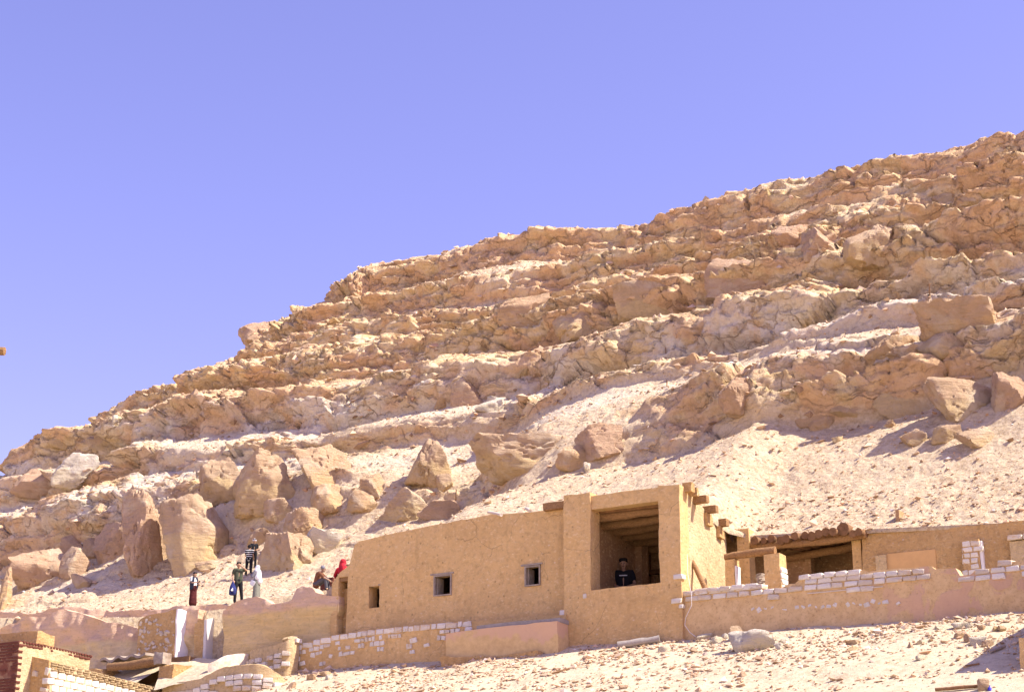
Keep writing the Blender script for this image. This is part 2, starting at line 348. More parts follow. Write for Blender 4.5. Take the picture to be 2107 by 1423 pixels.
gap = np.exp(-((A + 26.5) / 4.0) ** 2 - ((Z0 - 17.6) / 1.6) ** 2) + 0.8 * np.exp(-((A + 18) / 3.0) ** 2 - ((Z0 - 18.2) / 1.0) ** 2) + 0.8 * np.exp(-((A + 41) / 3.5) ** 2 - ((Z0 - 19.6) / 0.9) ** 2); rock = rock * (1 - np.clip(gap, 0, 1) * 0.95)
rock = np.clip(rock - 0.13 * sstep(20.5, 18.0, Z0) * midw, 0, 1)
low_scree = sstep(15.5, 13.6, Z0) * sstep(-36, -30, A) ; rock = rock * (1 - 0.92 * low_scree)
rock = np.maximum(rock, sstep(-33, -38, A) * sstep(11.8, 12.8, Z0) * sstep(17, 15, Z0) * 0.25)
# lower apron from the tops of the walls up to the first ledge
nq = 110; q = np.linspace(0, 1, nq, endpoint=False)[:, None]
v1, z1 = Vv[0][None, :], Zz[0][None, :]
aV = fv[None, :] + (v1 - fv[None, :]) * q
aZ = fz[None, :] + (z1 - fz[None, :]) * (q ** (1.0 + 0.55 * bench[None, :]))
Vv = np.vstack([aV, Vv]); Zz = np.vstack([aZ, Zz]); rock = np.vstack([np.zeros((nq, ncol)), rock])
apron = np.vstack([1 - 0 * aV, np.zeros((len(tt), ncol))])
# plan position
stretch = 1 + 0.20 * sstep(0.1, 0.9, theta)[None, :]
r = (v_cap - Vv) * np.where(theta[None, :] > 0, stretch, 1.0)
dirU = -np.sin(theta)[None, :]; dirV = -np.cos(theta)[None, :]
cu = base_u[None, :]; cv = v_cap + RC
PU = cu + dirU * (RC + r); PV = cv + dirV * (RC + r)
# displacement: blocks split by joints, thin bedding lines, then rough weathering
A2 = np.broadcast_to(arc[None, :], PU.shape)
wx = A2 + 1.3 * fbm(A2 / 2.4, Zz / 2.0, 0 * A2, 4, 41); wz = Zz + 0.45 * fbm(A2 / 2.4, Zz / 1.6, 5 + 0 * A2, 4, 43) + 0.12 * A2 * 0
f1, f2, cid, ox, oy = worley(wx / 3.6, wz / 1.3, 3, True); g1, g2, gid, hx, hy = worley(wx / 1.05 + 7, wz / 0.55, 9, True)
crack = np.exp(-(f2 - f1) / 0.035) * sstep(-0.1, 0.25, fbm(A2 / 1.7, Zz / 1.7, 0 * A2, 2, 47)); crack2 = np.exp(-(g2 - g1) / 0.05)
tilt = ox * (cid * 7.3 % 1.0 - 0.5) * 1.5 + oy * (cid * 3.7 % 1.0 - 0.35) * 1.1
tilt2 = hx * (gid * 7.3 % 1.0 - 0.5) * 0.5 + hy * (gid * 3.7 % 1.0 - 0.35) * 0.4
k1_, k2_, kid, kx, ky = worley(wx / 0.42 + 3, wz / 0.26, 19, True); facet = (kid - 0.5) * 0.16 + kx * (kid * 7.3 % 1.0 - 0.5) * 0.22 + ky * (kid * 3.7 % 1.0 - 0.3) * 0.20
sharp_ = np.abs(fbm(PU / 0.55, PV / 0.55, Zz / 0.3, 3, 57, 0.6))
rough = fbm(PU / 1.1, PV / 1.1, Zz / 0.8, 5, 51, 0.6); ridg = 1 - np.abs(fbm(PU / 2.6, PV / 2.6, Zz / 0.9, 5, 61)) * 2
bed = fbm(A2 / 8.0, Zz / 0.45, 0 * A2, 4, 65, 0.6); up = sstep(21.5, 25.5, Zz)
D = rock * ((0.95 - 0.60 * up) * (cid - 0.5) + tilt * (1 - 0.4 * up) + (gid - 0.5) * 0.32 + tilt2 - 0.6 * crack - 0.18 * crack2 + 0.34 * rough + 0.7 * (facet - 0.35 * sharp_) * (1 - 0.4 * up) + 0.30 * (ridg - 0.5) + (0.24 + 0.75 * up) * bed)
pit = np.clip(fbm(PU / 0.35, PV / 0.35, Zz / 0.22, 2, 71) - 0.25, 0, 1) * sstep(22.8, 23.6, Zz) * sstep(31, 30, Zz)
D = D - rock * pit * 0.9
scree = (1 - rock)
D = D + scree * (0.13 * fbm(PU / 3.0, PV / 3.0, Zz / 2, 3, 81) + 0.07 * fbm(PU / 0.32, PV / 0.32, Zz / 0.3, 3, 83)) * np.where(apron > 0, sstep(0, 0.12, np.vstack([q + 0 * aV, np.ones((len(tt), ncol))])), 1.0)
oh = 0.55 + 0.35 * rock; ov = 0.85 - 0.55 * rock
PU = PU + dirU * D * oh; PV = PV + dirV * D * oh; PZ = Zz + D * ov
PZ = PZ + np.where(apron > 0, 0, 0.95 * fbm(A2 / 9.0, Zz / 7.0, 0 * A2, 3, 87) * sstep(12, 15, Zz))
# skirt below the front edge, behind the walls
PU = np.vstack([PU[:1], PU]); PV = np.vstack([PV[:1] + 0.03, PV]); PZ = np.vstack([PZ[:1] - np.where(arc < -30.4, 3.2, 0.10)[None, :], PZ]); rock = np.vstack([rock[:1], rock])
hv = PU[..., None] * U + PV[..., None] * V + PZ[..., None] * Zv
hf = grid_faces(*PU.shape)[:, ::-1]
hill = mesh_obj('hill', hv.reshape(-1, 3), hf, M['hill'], smooth=180)
tag(hill, kind='structure', label='layered limestone hill with rock ledges and pale scree')
ra = hill.data.attributes.new('rock', 'FLOAT', 'POINT'); ra.data.foreach_set('value', np.ascontiguousarray(sstep(0.25, 0.55, rock).ravel(), dtype=np.float32))
Zf = np.vstack([Zz[:1], Zz]); Af = np.vstack([A2[:1], A2])
chalk = np.clip(sstep(19.0, 20.4, Zf) * sstep(22.6, 21.2, Zf) * 1.0 + sstep(16.6, 17.2, Zf) * sstep(18.8, 18.0, Zf) * 0.7 + sstep(-38, -46, Af) * sstep(11.5, 13, Zf) * sstep(20, 18, Zf) * 0.8, 0, 1)
chalk = chalk * sstep(-0.25, 0.15, fbm(Af / 5.0, Zf / 1.5, 0 * Af, 4, 91))
ca = hill.data.attributes.new('chalk', 'FLOAT', 'POINT'); ca.data.foreach_set('value', np.ascontiguousarray(chalk.ravel(), dtype=np.float32))
# ------------------------------------------------------------------ looking up places on the terrain
def make_bvh(o, step=1):
    me = o.data; n = len(me.vertices); vc = np.empty(n * 3); me.vertices.foreach_get('co', vc)
    pl = np.empty(len(me.polygons) * 4, dtype=np.int64); me.polygons.foreach_get('vertices', pl)
    return BVHTree.FromPolygons((vc.reshape(-1, 3) + np.array(o.location)).tolist(), pl.reshape(-1, 4).tolist())
bvh_hill = make_bvh(hill); bvh_ground = make_bvh(ground)
def hit(x, y, ground_only=False):
    d = ray(x, y); d = Vector(tuple(d / np.linalg.norm(d)))
    best = None
    for t in ((bvh_ground,) if ground_only else (bvh_hill, bvh_ground)):
        r_ = t.ray_cast(Vector((0, 0, 0)), d)
        if r_[0] is not None and (best is None or r_[3] < best[3]): best = r_
    return np.array(best[0]) if best else None
def drop(p, tree=None):
    best = None
    for t in ((tree,) if tree else (bvh_hill, bvh_ground)):
        r_ = t.ray_cast(Vector((p[0], p[1], 80)), Vector((0, 0, -1)))
        if r_[0] is not None and (best is None or r_[0][2] > best): best = r_[0][2]
    return best
def px_per_m(p):
    return F / float(p @ np.array([0, CP, SP]))
# ------------------------------------------------------------------ builders for walls and timbers
def wall(name, plane, pos, a0, a1, ztop, zbot, thick, mat, parent, holes=(), res=0.1, amp=0.035, edge=0.03, seed=0, batter=0.0, flip=False):
    """upright wall sheet with thickness. plane 'v': runs along U at v=pos, front faces the camera side;
    plane 'u': runs along V at u=pos, front faces +U. holes are (a0, z0, a1, z1)."""
    al = list(np.arange(a0, a1, res)) + [a1]
    zlo = min(zbot(a) for a in al); zhi = max(ztop(a) for a in al)
    zl = list(np.arange(zlo, zhi, res)) + [zhi + 1e-3]
    for h in holes: al += [h[0], h[2]]; zl += [h[1], h[3]]
    al = np.array(sorted(set(round(x, 4) for x in al if a0 - 1e-6 <= x <= a1 + 1e-6)))
    zl = np.array(sorted(set(round(x, 4) for x in zl if zlo - 1e-6 <= x <= zhi + 1.1e-3)))
    keep = [0] + [i for i in range(1, len(al)) if True]
    na, nz = len(al), len(zl)
    tops = np.array([ztop(a) for a in al]); bots = np.array([zbot(a) for a in al])
    zz_ = np.clip(zl[:, None], bots[None, :], tops[None, :])
    aa_ = np.broadcast_to(al[None, :], zz_.shape)
    hgt = np.maximum(zz_[1:, :-1] - zz_[:-1, :-1], zz_[1:, 1:] - zz_[:-1, 1:])
    ok = hgt > 1e-4
    ca = 0.5 * (al[1:] + al[:-1])[None, :]; cz = 0.25 * (zz_[1:, :-1] + zz_[:-1, :-1] + zz_[1:, 1:] + zz_[:-1, 1:])
    for h in holes: ok &= ~((ca > h[0]) & (ca < h[2]) & (cz > h[1]) & (cz < h[3]))
    n = na * nz
    verts = []
    for side in (0, 1):
        d = np.full(zz_.shape, thick if side else 0.0)
        if not side: d = d + batter * (zz_ - zlo)
        w = fbm(aa_ * 0.9 + seed, zz_ * 0.9, d + seed, 4, 101 + seed)
        d2 = d + amp * w * (1.0 if not side else 0.3) + 0.012 * vnoise(aa_ * 5, zz_ * 5, d, 7 + seed)
        a2 = aa_ + edge * fbm(aa_ * 2.2, zz_ * 2.2, 3 + 0 * d, 3, 111 + seed); z2 = zz_ + edge * fbm(aa_ * 2.2, zz_ * 2.2, 9 + 0 * d, 3, 121 + seed)
        if plane == 'v': P = a2[..., None] * U + (pos + d2)[..., None] * V + z2[..., None] * Zv
        else: P = (pos - d2)[..., None] * U + a2[..., None] * V + z2[..., None] * Zv
        verts.append(P.reshape(-1, 3))
    verts = np.vstack(verts); fc = []
    idx = lambda j, i: j * na + i
    J, I = np.nonzero(ok)
    for j, i in zip(J.tolist(), I.tolist()):
        q_ = [idx(j, i), idx(j, i + 1), idx(j + 1, i + 1), idx(j + 1, i)]
        fc.append(q_); fc.append([x + n for x in q_[::-1]])
        if j == 0 or not ok[j - 1, i]: fc.append([q_[1], q_[0], q_[0] + n, q_[1] + n])
        if j == nz - 2 or not ok[j + 1, i]: fc.append([q_[3], q_[2], q_[2] + n, q_[3] + n])
        if i == 0 or not ok[j, i - 1]: fc.append([q_[0], q_[3], q_[3] + n, q_[0] + n])
        if i == na - 2 or not ok[j, i + 1]: fc.append([q_[2], q_[1], q_[1] + n, q_[2] + n])
    o = mesh_obj(name, verts, fc, mat, parent)
    bm = bmesh.new(); bm.from_mesh(o.data); bmesh.ops.remove_doubles(bm, verts=bm.verts, dist=0.002)
    bmesh.ops.dissolve_degenerate(bm, edges=bm.edges, dist=0.001); bmesh.ops.recalc_face_normals(bm, faces=bm.faces); bm.to_mesh(o.data); bm.free()
    shade(o.data, 42); return o
def const(z): return lambda a: z + 0 * np.asarray(a, float)
def box(name, u0, u1, v0, v1, z0, z1, mat, parent, amp=0.015, n=3, seed=0):
    """slightly uneven block in the place frame"""
    g = [np.linspace(0, 1, n + 1)] * 3
    bm = bmesh.new(); bmesh.ops.create_cube(bm, size=1.0)
    bmesh.ops.subdivide_edges(bm, edges=bm.edges, cuts=n, use_grid_fill=True)
    co_ = np.array([v.co[:] for v in bm.verts]) + 0.5
    L = np.array([u0, v0, z0]); S = np.array([u1 - u0, v1 - v0, z1 - z0]); p = L + co_ * S
    for k in range(3): p[:, k] += amp * fbm(p[:, 0] * 2.1 + k * 9, p[:, 1] * 2.1, p[:, 2] * 2.1, 3, 131 + seed + k)
    w = p[:, :1] * U + p[:, 1:2] * V + p[:, 2:] * Zv
    fcs = [[v.index for v in f.verts] for f in bm.faces]; bm.free()
    return mesh_obj(name, w, fcs, mat, parent, smooth=50)
def tube(pts, rad, n=10, wob=0.0, seed=0, ribs=0.0):
    """verts, faces of a closed limb through world points; rad may vary per point"""
    pts = np.array(pts, float); rad = np.broadcast_to(np.asarray(rad, float), (len(pts),))
    m_ = len(pts); vs_ = []; fs = []
    tan = np.gradient(pts, axis=0); tan /= np.linalg.norm(tan, axis=1)[:, None] + 1e-9
    ref = Zv if abs(tan[0] @ Zv) < 0.9 else np.array([1.0, 0, 0])
    for i in range(m_):
        x_ = np.cross(tan[i], ref); x_ /= np.linalg.norm(x_); y_ = np.cross(tan[i], x_)
        for k in range(n):
            a = 2 * math.pi * k / n; r_ = rad[i] * (1 + wob * math.sin(3 * a + i * 1.7 + seed) + ribs * (i % 2))
            vs_.append(pts[i] + r_ * (math.cos(a) * x_ + math.sin(a) * y_))
    for i in range(m_ - 1):
        for k in range(n):
            a, b_ = i * n + k, i * n + (k + 1) % n
            fs.append([a, b_, b_ + n, a + n])
    fs.append(list(range(n))[::-1]); fs.append([(m_ - 1) * n + k for k in range(n)])
    return np.array(vs_), fs
def log(name, p0, p1, r0, r1, mat, parent, sag=0.0, seg=14, wob=0.06, seed=0, ribs=0.0, origin=None):
    t = np.linspace(0, 1, seg)[:, None]; p = np.array(p0) * (1 - t) + np.array(p1) * t
    p[:, 2] -= sag * 4 * t[:, 0] * (1 - t[:, 0]); p += 0.25 * r0 * np.stack([fbm(t[:, 0] * 4 + seed, k * 5.0 + 0 * t[:, 0], 0 * t[:, 0], 2, 141) for k in range(3)], -1)
    rr = (r0 * (1 - t) + r1 * t)[:, 0] * (1 + 0.07 * fbm(t[:, 0] * 6 + seed, 0 * t[:, 0], 0 * t[:, 0], 2, 151))
    vs_, fs = tube(p, rr, 12, wob, seed, ribs)
    return mesh_obj(name, vs_, fs, mat, parent, smooth=40, origin=origin)
# alike stone blocks share a handful of meshes
def block_mesh(seed, mat):
    bm = bmesh.new(); bmesh.ops.create_cube(bm, size=1.0)
    bmesh.ops.bevel(bm, geom=list(bm.edges), offset=0.10, segments=2, affect='EDGES', profile=0.6)
    me = bpy.data.meshes.new('stone_block'); bm.to_mesh(me); bm.free()
    n_ = len(me.vertices); co_ = np.empty(n_ * 3); me.vertices.foreach_get('co', co_); co_ = co_.reshape(-1, 3)
    for k in range(3): co_[:, k] += 0.07 * vnoise(co_[:, 0] * 2.2 + seed * 3.1, co_[:, 1] * 2.2 + k * 5, co_[:, 2] * 2.2, 161 + seed)
    me.vertices.foreach_set('co', co_.ravel()); me.materials.append(mat); shade(me, 50); return me
BL = [block_mesh(i, M['block']) for i in range(5)] + [block_mesh(i + 9, M['block_grey']) for i in range(3)]
ROTU = -PHI
def lay_blocks(parent, plane, pos, rows, depth=0.2, proud=0.03, keep=None, L=(0.26, 0.42), gap=0.025, name='stone_block', grey=0.25, rnd=None):
    """courses: (a_start, a_end, z_bottom, height)"""
    R_ = rnd or random.Random(5)
    for a0, a1, z0, h in rows:
        a = a0 - R_.uniform(0, 0.2)
        while a < a1:
            l = R_.uniform(*L); c = a + l / 2; zc = z0 + h / 2
            if a >= a0 - 0.22 and c < a1 and (keep is None or keep(c, zc, R_)):
                me = BL[R_.randrange(5)] if R_.random() > grey else BL[5 + R_.randrange(3)]
                pr = proud * R_.uniform(0.3, 1.3)
                if plane == 'v': p = W(c, pos - pr + depth / 2, zc); rz = ROTU; 
                else: p = W(pos + pr - depth / 2, c, zc); rz = ROTU + math.pi / 2
                inst(name, me, parent, p, (0, R_.uniform(-.03, .03), rz + R_.uniform(-.02, .02)), (l - gap, depth, h - gap * R_.uniform(0.7, 1.5)))
            a += l
# ------------------------------------------------------------------ mud house with the deep portal
house = empty('mud_house', W(-22.2, vP, 6.8), 'long mud-plastered house with three small windows and a tall open portal', 'house')
fac_top = interp(line_v([(682, 1203), (700, 1176), (721, 1161), (728, 1122), (741, 1112), (860, 1086), (1000, 1060), (1100, 1052), (1170, 1046)], vA))
uL = on_v(682, 1250, vA)[0]; uJ = on_v(1162, 1150, vA)[0]
def rect_v(x0, y0, x1, y1, v):
    a, z1_ = on_v(x0, y0, v); b_, z0_ = on_v(x1, y1, v); return (a, z0_, b_, z1_)
doorH = rect_v(697, 1188, 713, 1302, vA); w1 = rect_v(760, 1206, 781, 1249, vA); w2 = rect_v(893, 1184, 929, 1223, vA); w3 = rect_v(1080, 1165, 1112, 1203, vA)
wall('facade_wall', 'v', vA, uL, uJ, fac_top, const(7.2), 0.42, M['mud'], house, [doorH, w1, w2, w3], 0.085, 0.05, 0.022, 1)
# rooms behind: lining with its face inwards
def lining(name, u0, u1, v0, v1, z0, z1, mat, parent, skip=()):
    c_ = [W(a, b_, z) for z in (z0, z1) for b_ in (v0, v1) for a in (u0, u1)]
    f_ = {'floor': [0, 1, 3, 2], 'ceil': [4, 6, 7, 5], 'front': [0, 4, 5, 1], 'back': [2, 3, 7, 6], 'left': [0, 2, 6, 4], 'right': [1, 5, 7, 3]}
    return mesh_obj(name, c_, [f_[k] for k in f_ if k not in skip], mat, parent)
lining('room_shell', uL + 0.1, -29.25, vA + 0.40, 43.6, 7.45, 9.25, M['mud_shade'], house, ('front',))
lining('room_shell', -29.15, uJ - 0.25, vA + 0.40, 44.6, 7.45, 10.36, M['mud_shade'], house, ('front',))
for nm, h_, sh in (('window', w2, True), ('window', w3, True)):
    fr = []; t_ = 0.035; a0, z0, a1, z1_ = h_
    wroot = None
    parts_ = [(a0, a1, z0, z0 + t_), (a0, a1, z1_ - t_, z1_), (a0, a0 + t_, z0 + t_, z1_ - t_), (a1 - t_, a1, z0 + t_, z1_ - t_)]
    vs_, fs = [], []
    for (x0, x1, y0, y1) in parts_:
        b0 = len(vs_)
        for z in (y0, y1):
            for vv_ in (vA - 0.03, vA + 0.09):
                for a in (x0, x1): vs_.append(W(a, vv_, z))
        fs += [[b0 + k for k in f] for f in ([0, 2, 3, 1], [4, 5, 7, 6], [0, 1, 5, 4], [2, 6, 7, 3], [0, 4, 6, 2], [1, 3, 7, 5])]
    wf = mesh_obj('window_frame', vs_, fs, M['wood_grey'], house)
    box('shutter', a0 + t_ + 0.005, a0 + t_ + 0.03, vA + 0.10, vA + 0.42, z0 + 0.05, z1_ - 0.04, M['wood_grey'], wf, 0.004, 1)
    box('window_lintel', a0 - 0.12, a1 + 0.06, vA - 0.025, vA + 0.05, z1_ + 0.015, z1_ + 0.06, M['wood_grey'], house, 0.008, 2)
box('window_lintel', w1[0] - 0.06, w1[2] + 0.02, vA - 0.02, vA + 0.2, w1[3] - 0.005, w1[3] + 0.04, M['wood_grey'], house, 0.008, 2)
box('door_lintel', doorH[0] - 0.05, doorH[2] + 0.05, vA + 0.03, vA + 0.4, doorH[3] - 0.12, doorH[3] + 0.02, M['wood'], house, 0.02, 2)
box('door_rubble', doorH[0] - 0.02, doorH[2] + 0.4, vA + 0.30, vA + 0.6, 7.2, doorH[3] - 0.3, M['mud_rough'], house, 0.12, 5)
# portal block
uPL = on_v(1160, 1150, vP)[0]; uPR = on_v(1404, 1250, vP)[0]
por_top = interp(line_v([(1158, 1018), (1205, 1014), (1225, 1012), (1348, 1004), (1352, 999), (1396, 995)], vP))
oL, zs = on_v(1216, 1212, vP); oR = on_v(1358, 1200, vP)[0]; zs = 8.27
zl_top = on_v(1290, 1037, vP)[1]
wall('portal_wall', 'v', vP, uPL, uPR, por_top, const(6.2), 0.55, M['mud'], house, [(oL, zs, oR, 99)], 0.085, 0.06, 0.03, 2)
box('lintel', oL - 0.2, oR + 0.2, vP + 0.06, vP + 0.42, zl_top, 10.86, M['mud'], house, 0.02, 5, 3)
sd_top = interp(line_u([(1398, 1005), (1412, 1016), (1428, 1022), (1440, 1040), (1462, 1058), (1478, 1075), (1492, 1090), (1502, 1098)], uPR))
vS0, vS1 = vP + 0.53, on_u(1497, 1150, uPR)[0]
wall('side_wall', 'u', uPR, vS0, vS1, sd_top, const(6.4), 0.42, M['mud_yellow'], house, [], 0.085, 0.07, 0.04, 4)
# inside of the portal room
uIL = oL - 0.28
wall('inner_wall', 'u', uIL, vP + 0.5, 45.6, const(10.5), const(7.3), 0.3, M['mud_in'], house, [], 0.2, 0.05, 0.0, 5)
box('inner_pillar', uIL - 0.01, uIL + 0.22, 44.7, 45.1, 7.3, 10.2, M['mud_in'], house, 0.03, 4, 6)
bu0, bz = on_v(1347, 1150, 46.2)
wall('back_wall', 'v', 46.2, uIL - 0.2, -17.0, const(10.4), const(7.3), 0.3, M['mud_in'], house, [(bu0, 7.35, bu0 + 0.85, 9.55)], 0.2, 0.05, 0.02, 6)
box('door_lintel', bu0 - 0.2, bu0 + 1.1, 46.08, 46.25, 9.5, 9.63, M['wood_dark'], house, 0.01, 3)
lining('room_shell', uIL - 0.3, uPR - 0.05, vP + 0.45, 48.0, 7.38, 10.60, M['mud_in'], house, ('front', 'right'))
for k, (vb, zb) in enumerate([(42.15, 10.30), (42.75, 10.20), (43.4, 10.16), (44.05, 10.12), (44.75, 10.08), (45.5, 10.02)]):
    log('ceiling_beam', W(uIL - 0.1, vb, zb + 0.1), W(uPR - 0.25, vb + 0.05, zb + 0.16), 0.15, 0.12, M['wood'], house, 0.03, seed=k)
box('ceiling_mat', uIL - 0.2, uPR - 0.1, vP + 0.5, 46.2, 10.44, 10.52, M['wood_dark'], house, 0.03, 6, 8)
# beam ends through the side wall and stubs on the roof
for k, (x0, y0, x1, y1, hgt) in enumerate([(1424, 1022, 1456, 1036, 0.19), (1448, 1042, 1480, 1060, 0.19), (1474, 1068, 1498, 1084, 0.20)]):
    vb, zb = on_u(x0 + 4, y0 + 8, uPR)
    box('roof_beam', uPR - 0.3, uPR + 0.40 - 0.06 * k, vb - 0.09, vb + 0.10, zb - hgt / 2, zb + hgt / 2, M['wood'], house, 0.02, 3, 10 + k)
    if k: box('beam_pad', uPR - 0.1, uPR + 0.10, vb - 0.14, vb + 0.2, zb - hgt / 2 - 0.32, zb - hgt / 2 - 0.01, M['mud_rough'], house, 0.05, 3, 20 + k)
a, z = on_v(1138, 1041, vP + 0.3)
box('roof_beam', a - 0.28, a + 0.45, vP + 0.22, vP + 0.5, z - 0.1, z + 0.1, M['wood'], house, 0.02, 3, 31)
for x0, y0, x1, y1 in ((998, 1052, 1033, 1060), (1075, 1044, 1092, 1052)):
    p0, p1 = W(*[on_v(x0, y0, vA + 0.25)[0], vA + 0.45, on_v(x0, y0, vA + 0.3)[1]]), W(on_v(x1, y1, vA - 0.05)[0], vA - 0.08, on_v(x1, y1, vA)[1])
    log('roof_stick', p0, p1, 0.045, 0.05, M['block_grey'], house, seg=6)
for x, y, s_ in ((1410, 1005, 0.2), (1420, 1013, 0.15)):
    vb, zb = on_u(x, y, uPR)
    box('roof_stone', uPR - 0.05, uPR + 0.2, vb - s_ / 2, vb + s_ / 2, zb - 0.1, zb + 0.12, M['mud_rough'], house, 0.06, 3, int(x))
# white corner stones and the pale base stones that show through the plaster
for x, y, w_, h_ in ((1157, 1262, .14, .18), (1154, 1276, .15, .13), (1396, 1186, .26, .12), (1392, 1236, .3, .13), (1402, 1247, .12, .1), (1204, 1226, .10, .12)):
    a, z = on_v(x, y, vP); inst('stone_block', BL[x % 5], house, W(a, vP + 0.05, z), (0, 0, ROTU), (w_, 0.2, h_))
# ------------------------------------------------------------------ yard terrace and the wall that holds it
tag(mesh_obj('yard_floor', [W(u_, v_, 7.72) for u_, v_ in ((uPR + 0.01, 41.75), (6, 41.75), (6, 48.2), (-20.5, 48.2), (-20.5, 44.5), (uPR + 0.01, 44.5))], [[0, 1, 2, 3, 4, 5]], M['ground']), kind='structure', label='sandy yard floor behind the stone retaining wall')
vR = vP + 0.08
rt_px = [(1405, 1214), (1427, 1214), (1559, 1200), (1563, 1210), (1608, 1206), (1622, 1197), (1640, 1196), (1645, 1184), (1776, 1169), (1786, 1173), (1800, 1170), (1886, 1163), (1914, 1160), (1918, 1168), (1966, 1165), (1969, 1181), (1999, 1180), (2003, 1168), (2062, 1162), (2066, 1153), (2107, 1150)]
rt_pts = line_v(rt_px, vR); rt_pts.append((6.0, rt_pts[-1][1])); rt = interp(rt_pts)
rwall = empty('retaining_wall', W(-14, vR, 6.8), 'long low terrace wall of pale stone blocks and peeling pink plaster', 'wall')
m, nt, b = new_mat('peeling_plaster_over_mud'); M['peel'] = m
co = coords(nt); sep = N(nt, 'ShaderNodeSeparateXYZ'); nt.links.new(co, sep.inputs[0])
base_n = noise_node(nt, co, 1.3, 5, 0.6, 0.5)
inx = ramp(nt, math_n(nt, 'MULTIPLY', math_n(nt, 'ADD', sep.outputs[0], 1.2), 0.2), [(0.1, 0.0), (0.5, 1.0)])
pm = math_n(nt, 'MULTIPLY', ramp(nt, base_n, [(0.52, 0.0), (0.56, 0.75)]), inx)
mudc = mixc(nt, ramp(nt, noise_node(nt, co, 4, 6, 0.7), [(0.35, 0.0), (0.65, 1.0)]), (0.56, 0.37, 0.175), (0.68, 0.48, 0.25))
mudc = mixc(nt, ramp(nt, noise_node(nt, co, 16, 4, 0.7), [(0.3, 0.5), (0.45, 0.0)]), mudc, (0.28, 0.165, 0.08))
nt.links.new(mixc(nt, pm, mudc, (0.58, 0.36, 0.24)), b.inputs['Base Color'])
bump(nt, b, math_n(nt, 'ADD', noise_node(nt, co, 5, 8, 0.75), math_n(nt, 'MULTIPLY', pm, 0.6)), 0.6, 0.04)
wall('core', 'v', vR + 0.03, uPR - 0.02, 6.0, lambda a: rt(a) - 0.03, const(5.9), 0.4, M['peel'], rwall, [], 0.1, 0.03, 0.02, 7)
cov = interp(line_v([(1405, 1232), (1530, 1228), (1560, 1228), (1700, 1214), (1850, 1203), (1900, 1190), (1915, 1160), (1960, 1160), (1968, 1195), (2107, 1180)], vR))
rows = []
for k in range(9): rows.append((uPR + 0.1, -6.0, 7.42 + 0.152 * k, 0.152))
def keep_r(c_, zc, R_):
    return zc + 0.05 < rt(c_) and zc > cov(c_) + R_.uniform(-0.05, 0.03)
lay_blocks(rwall, 'v', vR, rows, 0.3, 0.02, keep_r, (0.3, 0.42), 0.02, grey=0.6, rnd=random.Random(3))
# top course that closes the steps of the wall
lay_blocks(rwall, 'v', vR, [(on_v(1430, 1190, vR)[0], on_v(1558, 1190, vR)[0], on_v(1500, 1213, vR)[1] - 0.03, 0.15), (on_v(1645, 1190, vR)[0], on_v(1776, 1190, vR)[0], on_v(1700, 1186, vR)[1] - 0.03, 0.15)], 0.32, 0.04, None, (0.3, 0.4), 0.02, grey=0.3, rnd=random.Random(8))
Rb = random.Random(12)
for x in range(1548, 1850, 13):
    y = 1253 - (x - 1548) * 0.055 + Rb.uniform(-4, 4)
    if Rb.random() < 0.8:
        a, z = on_v(x, y, vR); inst('stone_block', BL[Rb.randrange(5)], rwall, W(a, vR + 0.12, z), (Rb.uniform(-.3, .3), Rb.uniform(-.5, .5), ROTU), (Rb.uniform(.07, .16), 0.2, Rb.uniform(.05, .13)))
box('plaster_ledge', on_v(1660, 1190, vR)[0], on_v(1815, 1190, vR)[0], vR - 0.01, vR + 0.2, on_v(1740, 1213, vR)[1] - 0.012, on_v(1740, 1213, vR)[1] + 0.012, M['block_grey'], rwall, 0.006, 8)
# cable hanging down the joint between portal and wall
cp = [W(*(lambda q_: (q_[0], vP - 0.03, q_[1]))(on_v(x, y, vP))) for x, y in [(1415, 1140), (1416, 1180), (1424, 1225), (1424, 1245), (1412, 1270), (1410, 1285), (1420, 1300), (1432, 1309)]]
vs_, fs = tube(cp, 0.007, 6); tag(mesh_obj('cable', vs_, fs, M['lime'], None, smooth=60, origin=cp[-1]), 'thin pale cable hanging down the corner of the portal', 'cable')
# ------------------------------------------------------------------ shelter roofed with palm logs at the back of the yard
shed = empty('log_shelter', W(-16.5, 44.9, 7.72), 'open shelter roofed with palm logs at the back of the yard', 'shelter')
vS = 44.9
a0, zt = on_v(1520, 1092, vS); a1, _ = on_v(1545, 1092, vS); zb = 7.6
box('post', a0, a1, vS - 0.18, vS + 0.2, zb, zt, M['mud'], shed, 0.03, 5, 41)
p0, p1 = on_v(1538, 1121, vS - 0.05), on_v(1782, 1097, vS - 0.05)
log('main_beam', W(p0[0], vS - 0.05, p0[1]), W(p1[0], vS - 0.05, p1[1]), 0.10, 0.12, M['wood'], shed, 0.10, 20, seed=2)
p0, p1 = on_v(1600, 1150, 46.0), on_v(1775, 1118, 46.0)
log('rear_beam', W(p0[0], 46.0, p0[1]), W(p1[0], 46.0, p1[1]), 0.10, 0.12, M['wood'], shed, 0.04, 16, seed=4)
for k in range(14):
    x = 1556 + k * 16.7 + Rb.uniform(-3, 3); y = 1111 - k * 1.15 - (7 if k == 11 else 4 if k == 13 else 0) + 3.0 * math.sin(k * 0.55) + Rb.uniform(-2.5, 2.0)
    a, z = on_v(x, y, vS - 0.2); r_ = 0.085 + 0.05 * Rb.random() + (0.04 if k in (11,) else 0)
    log('roof_log', W(a, vS - 0.2 - 0.28 * Rb.random(), z), W(a + 0.1, 47.6, z + 0.12), r_, r_ * 0.9, M['wood_dark'], shed, 0.02, 8, seed=k)
a0, a1 = on_v(1757, 1150, vS + 0.3)[0], on_v(1775, 1150, vS + 0.3)[0]
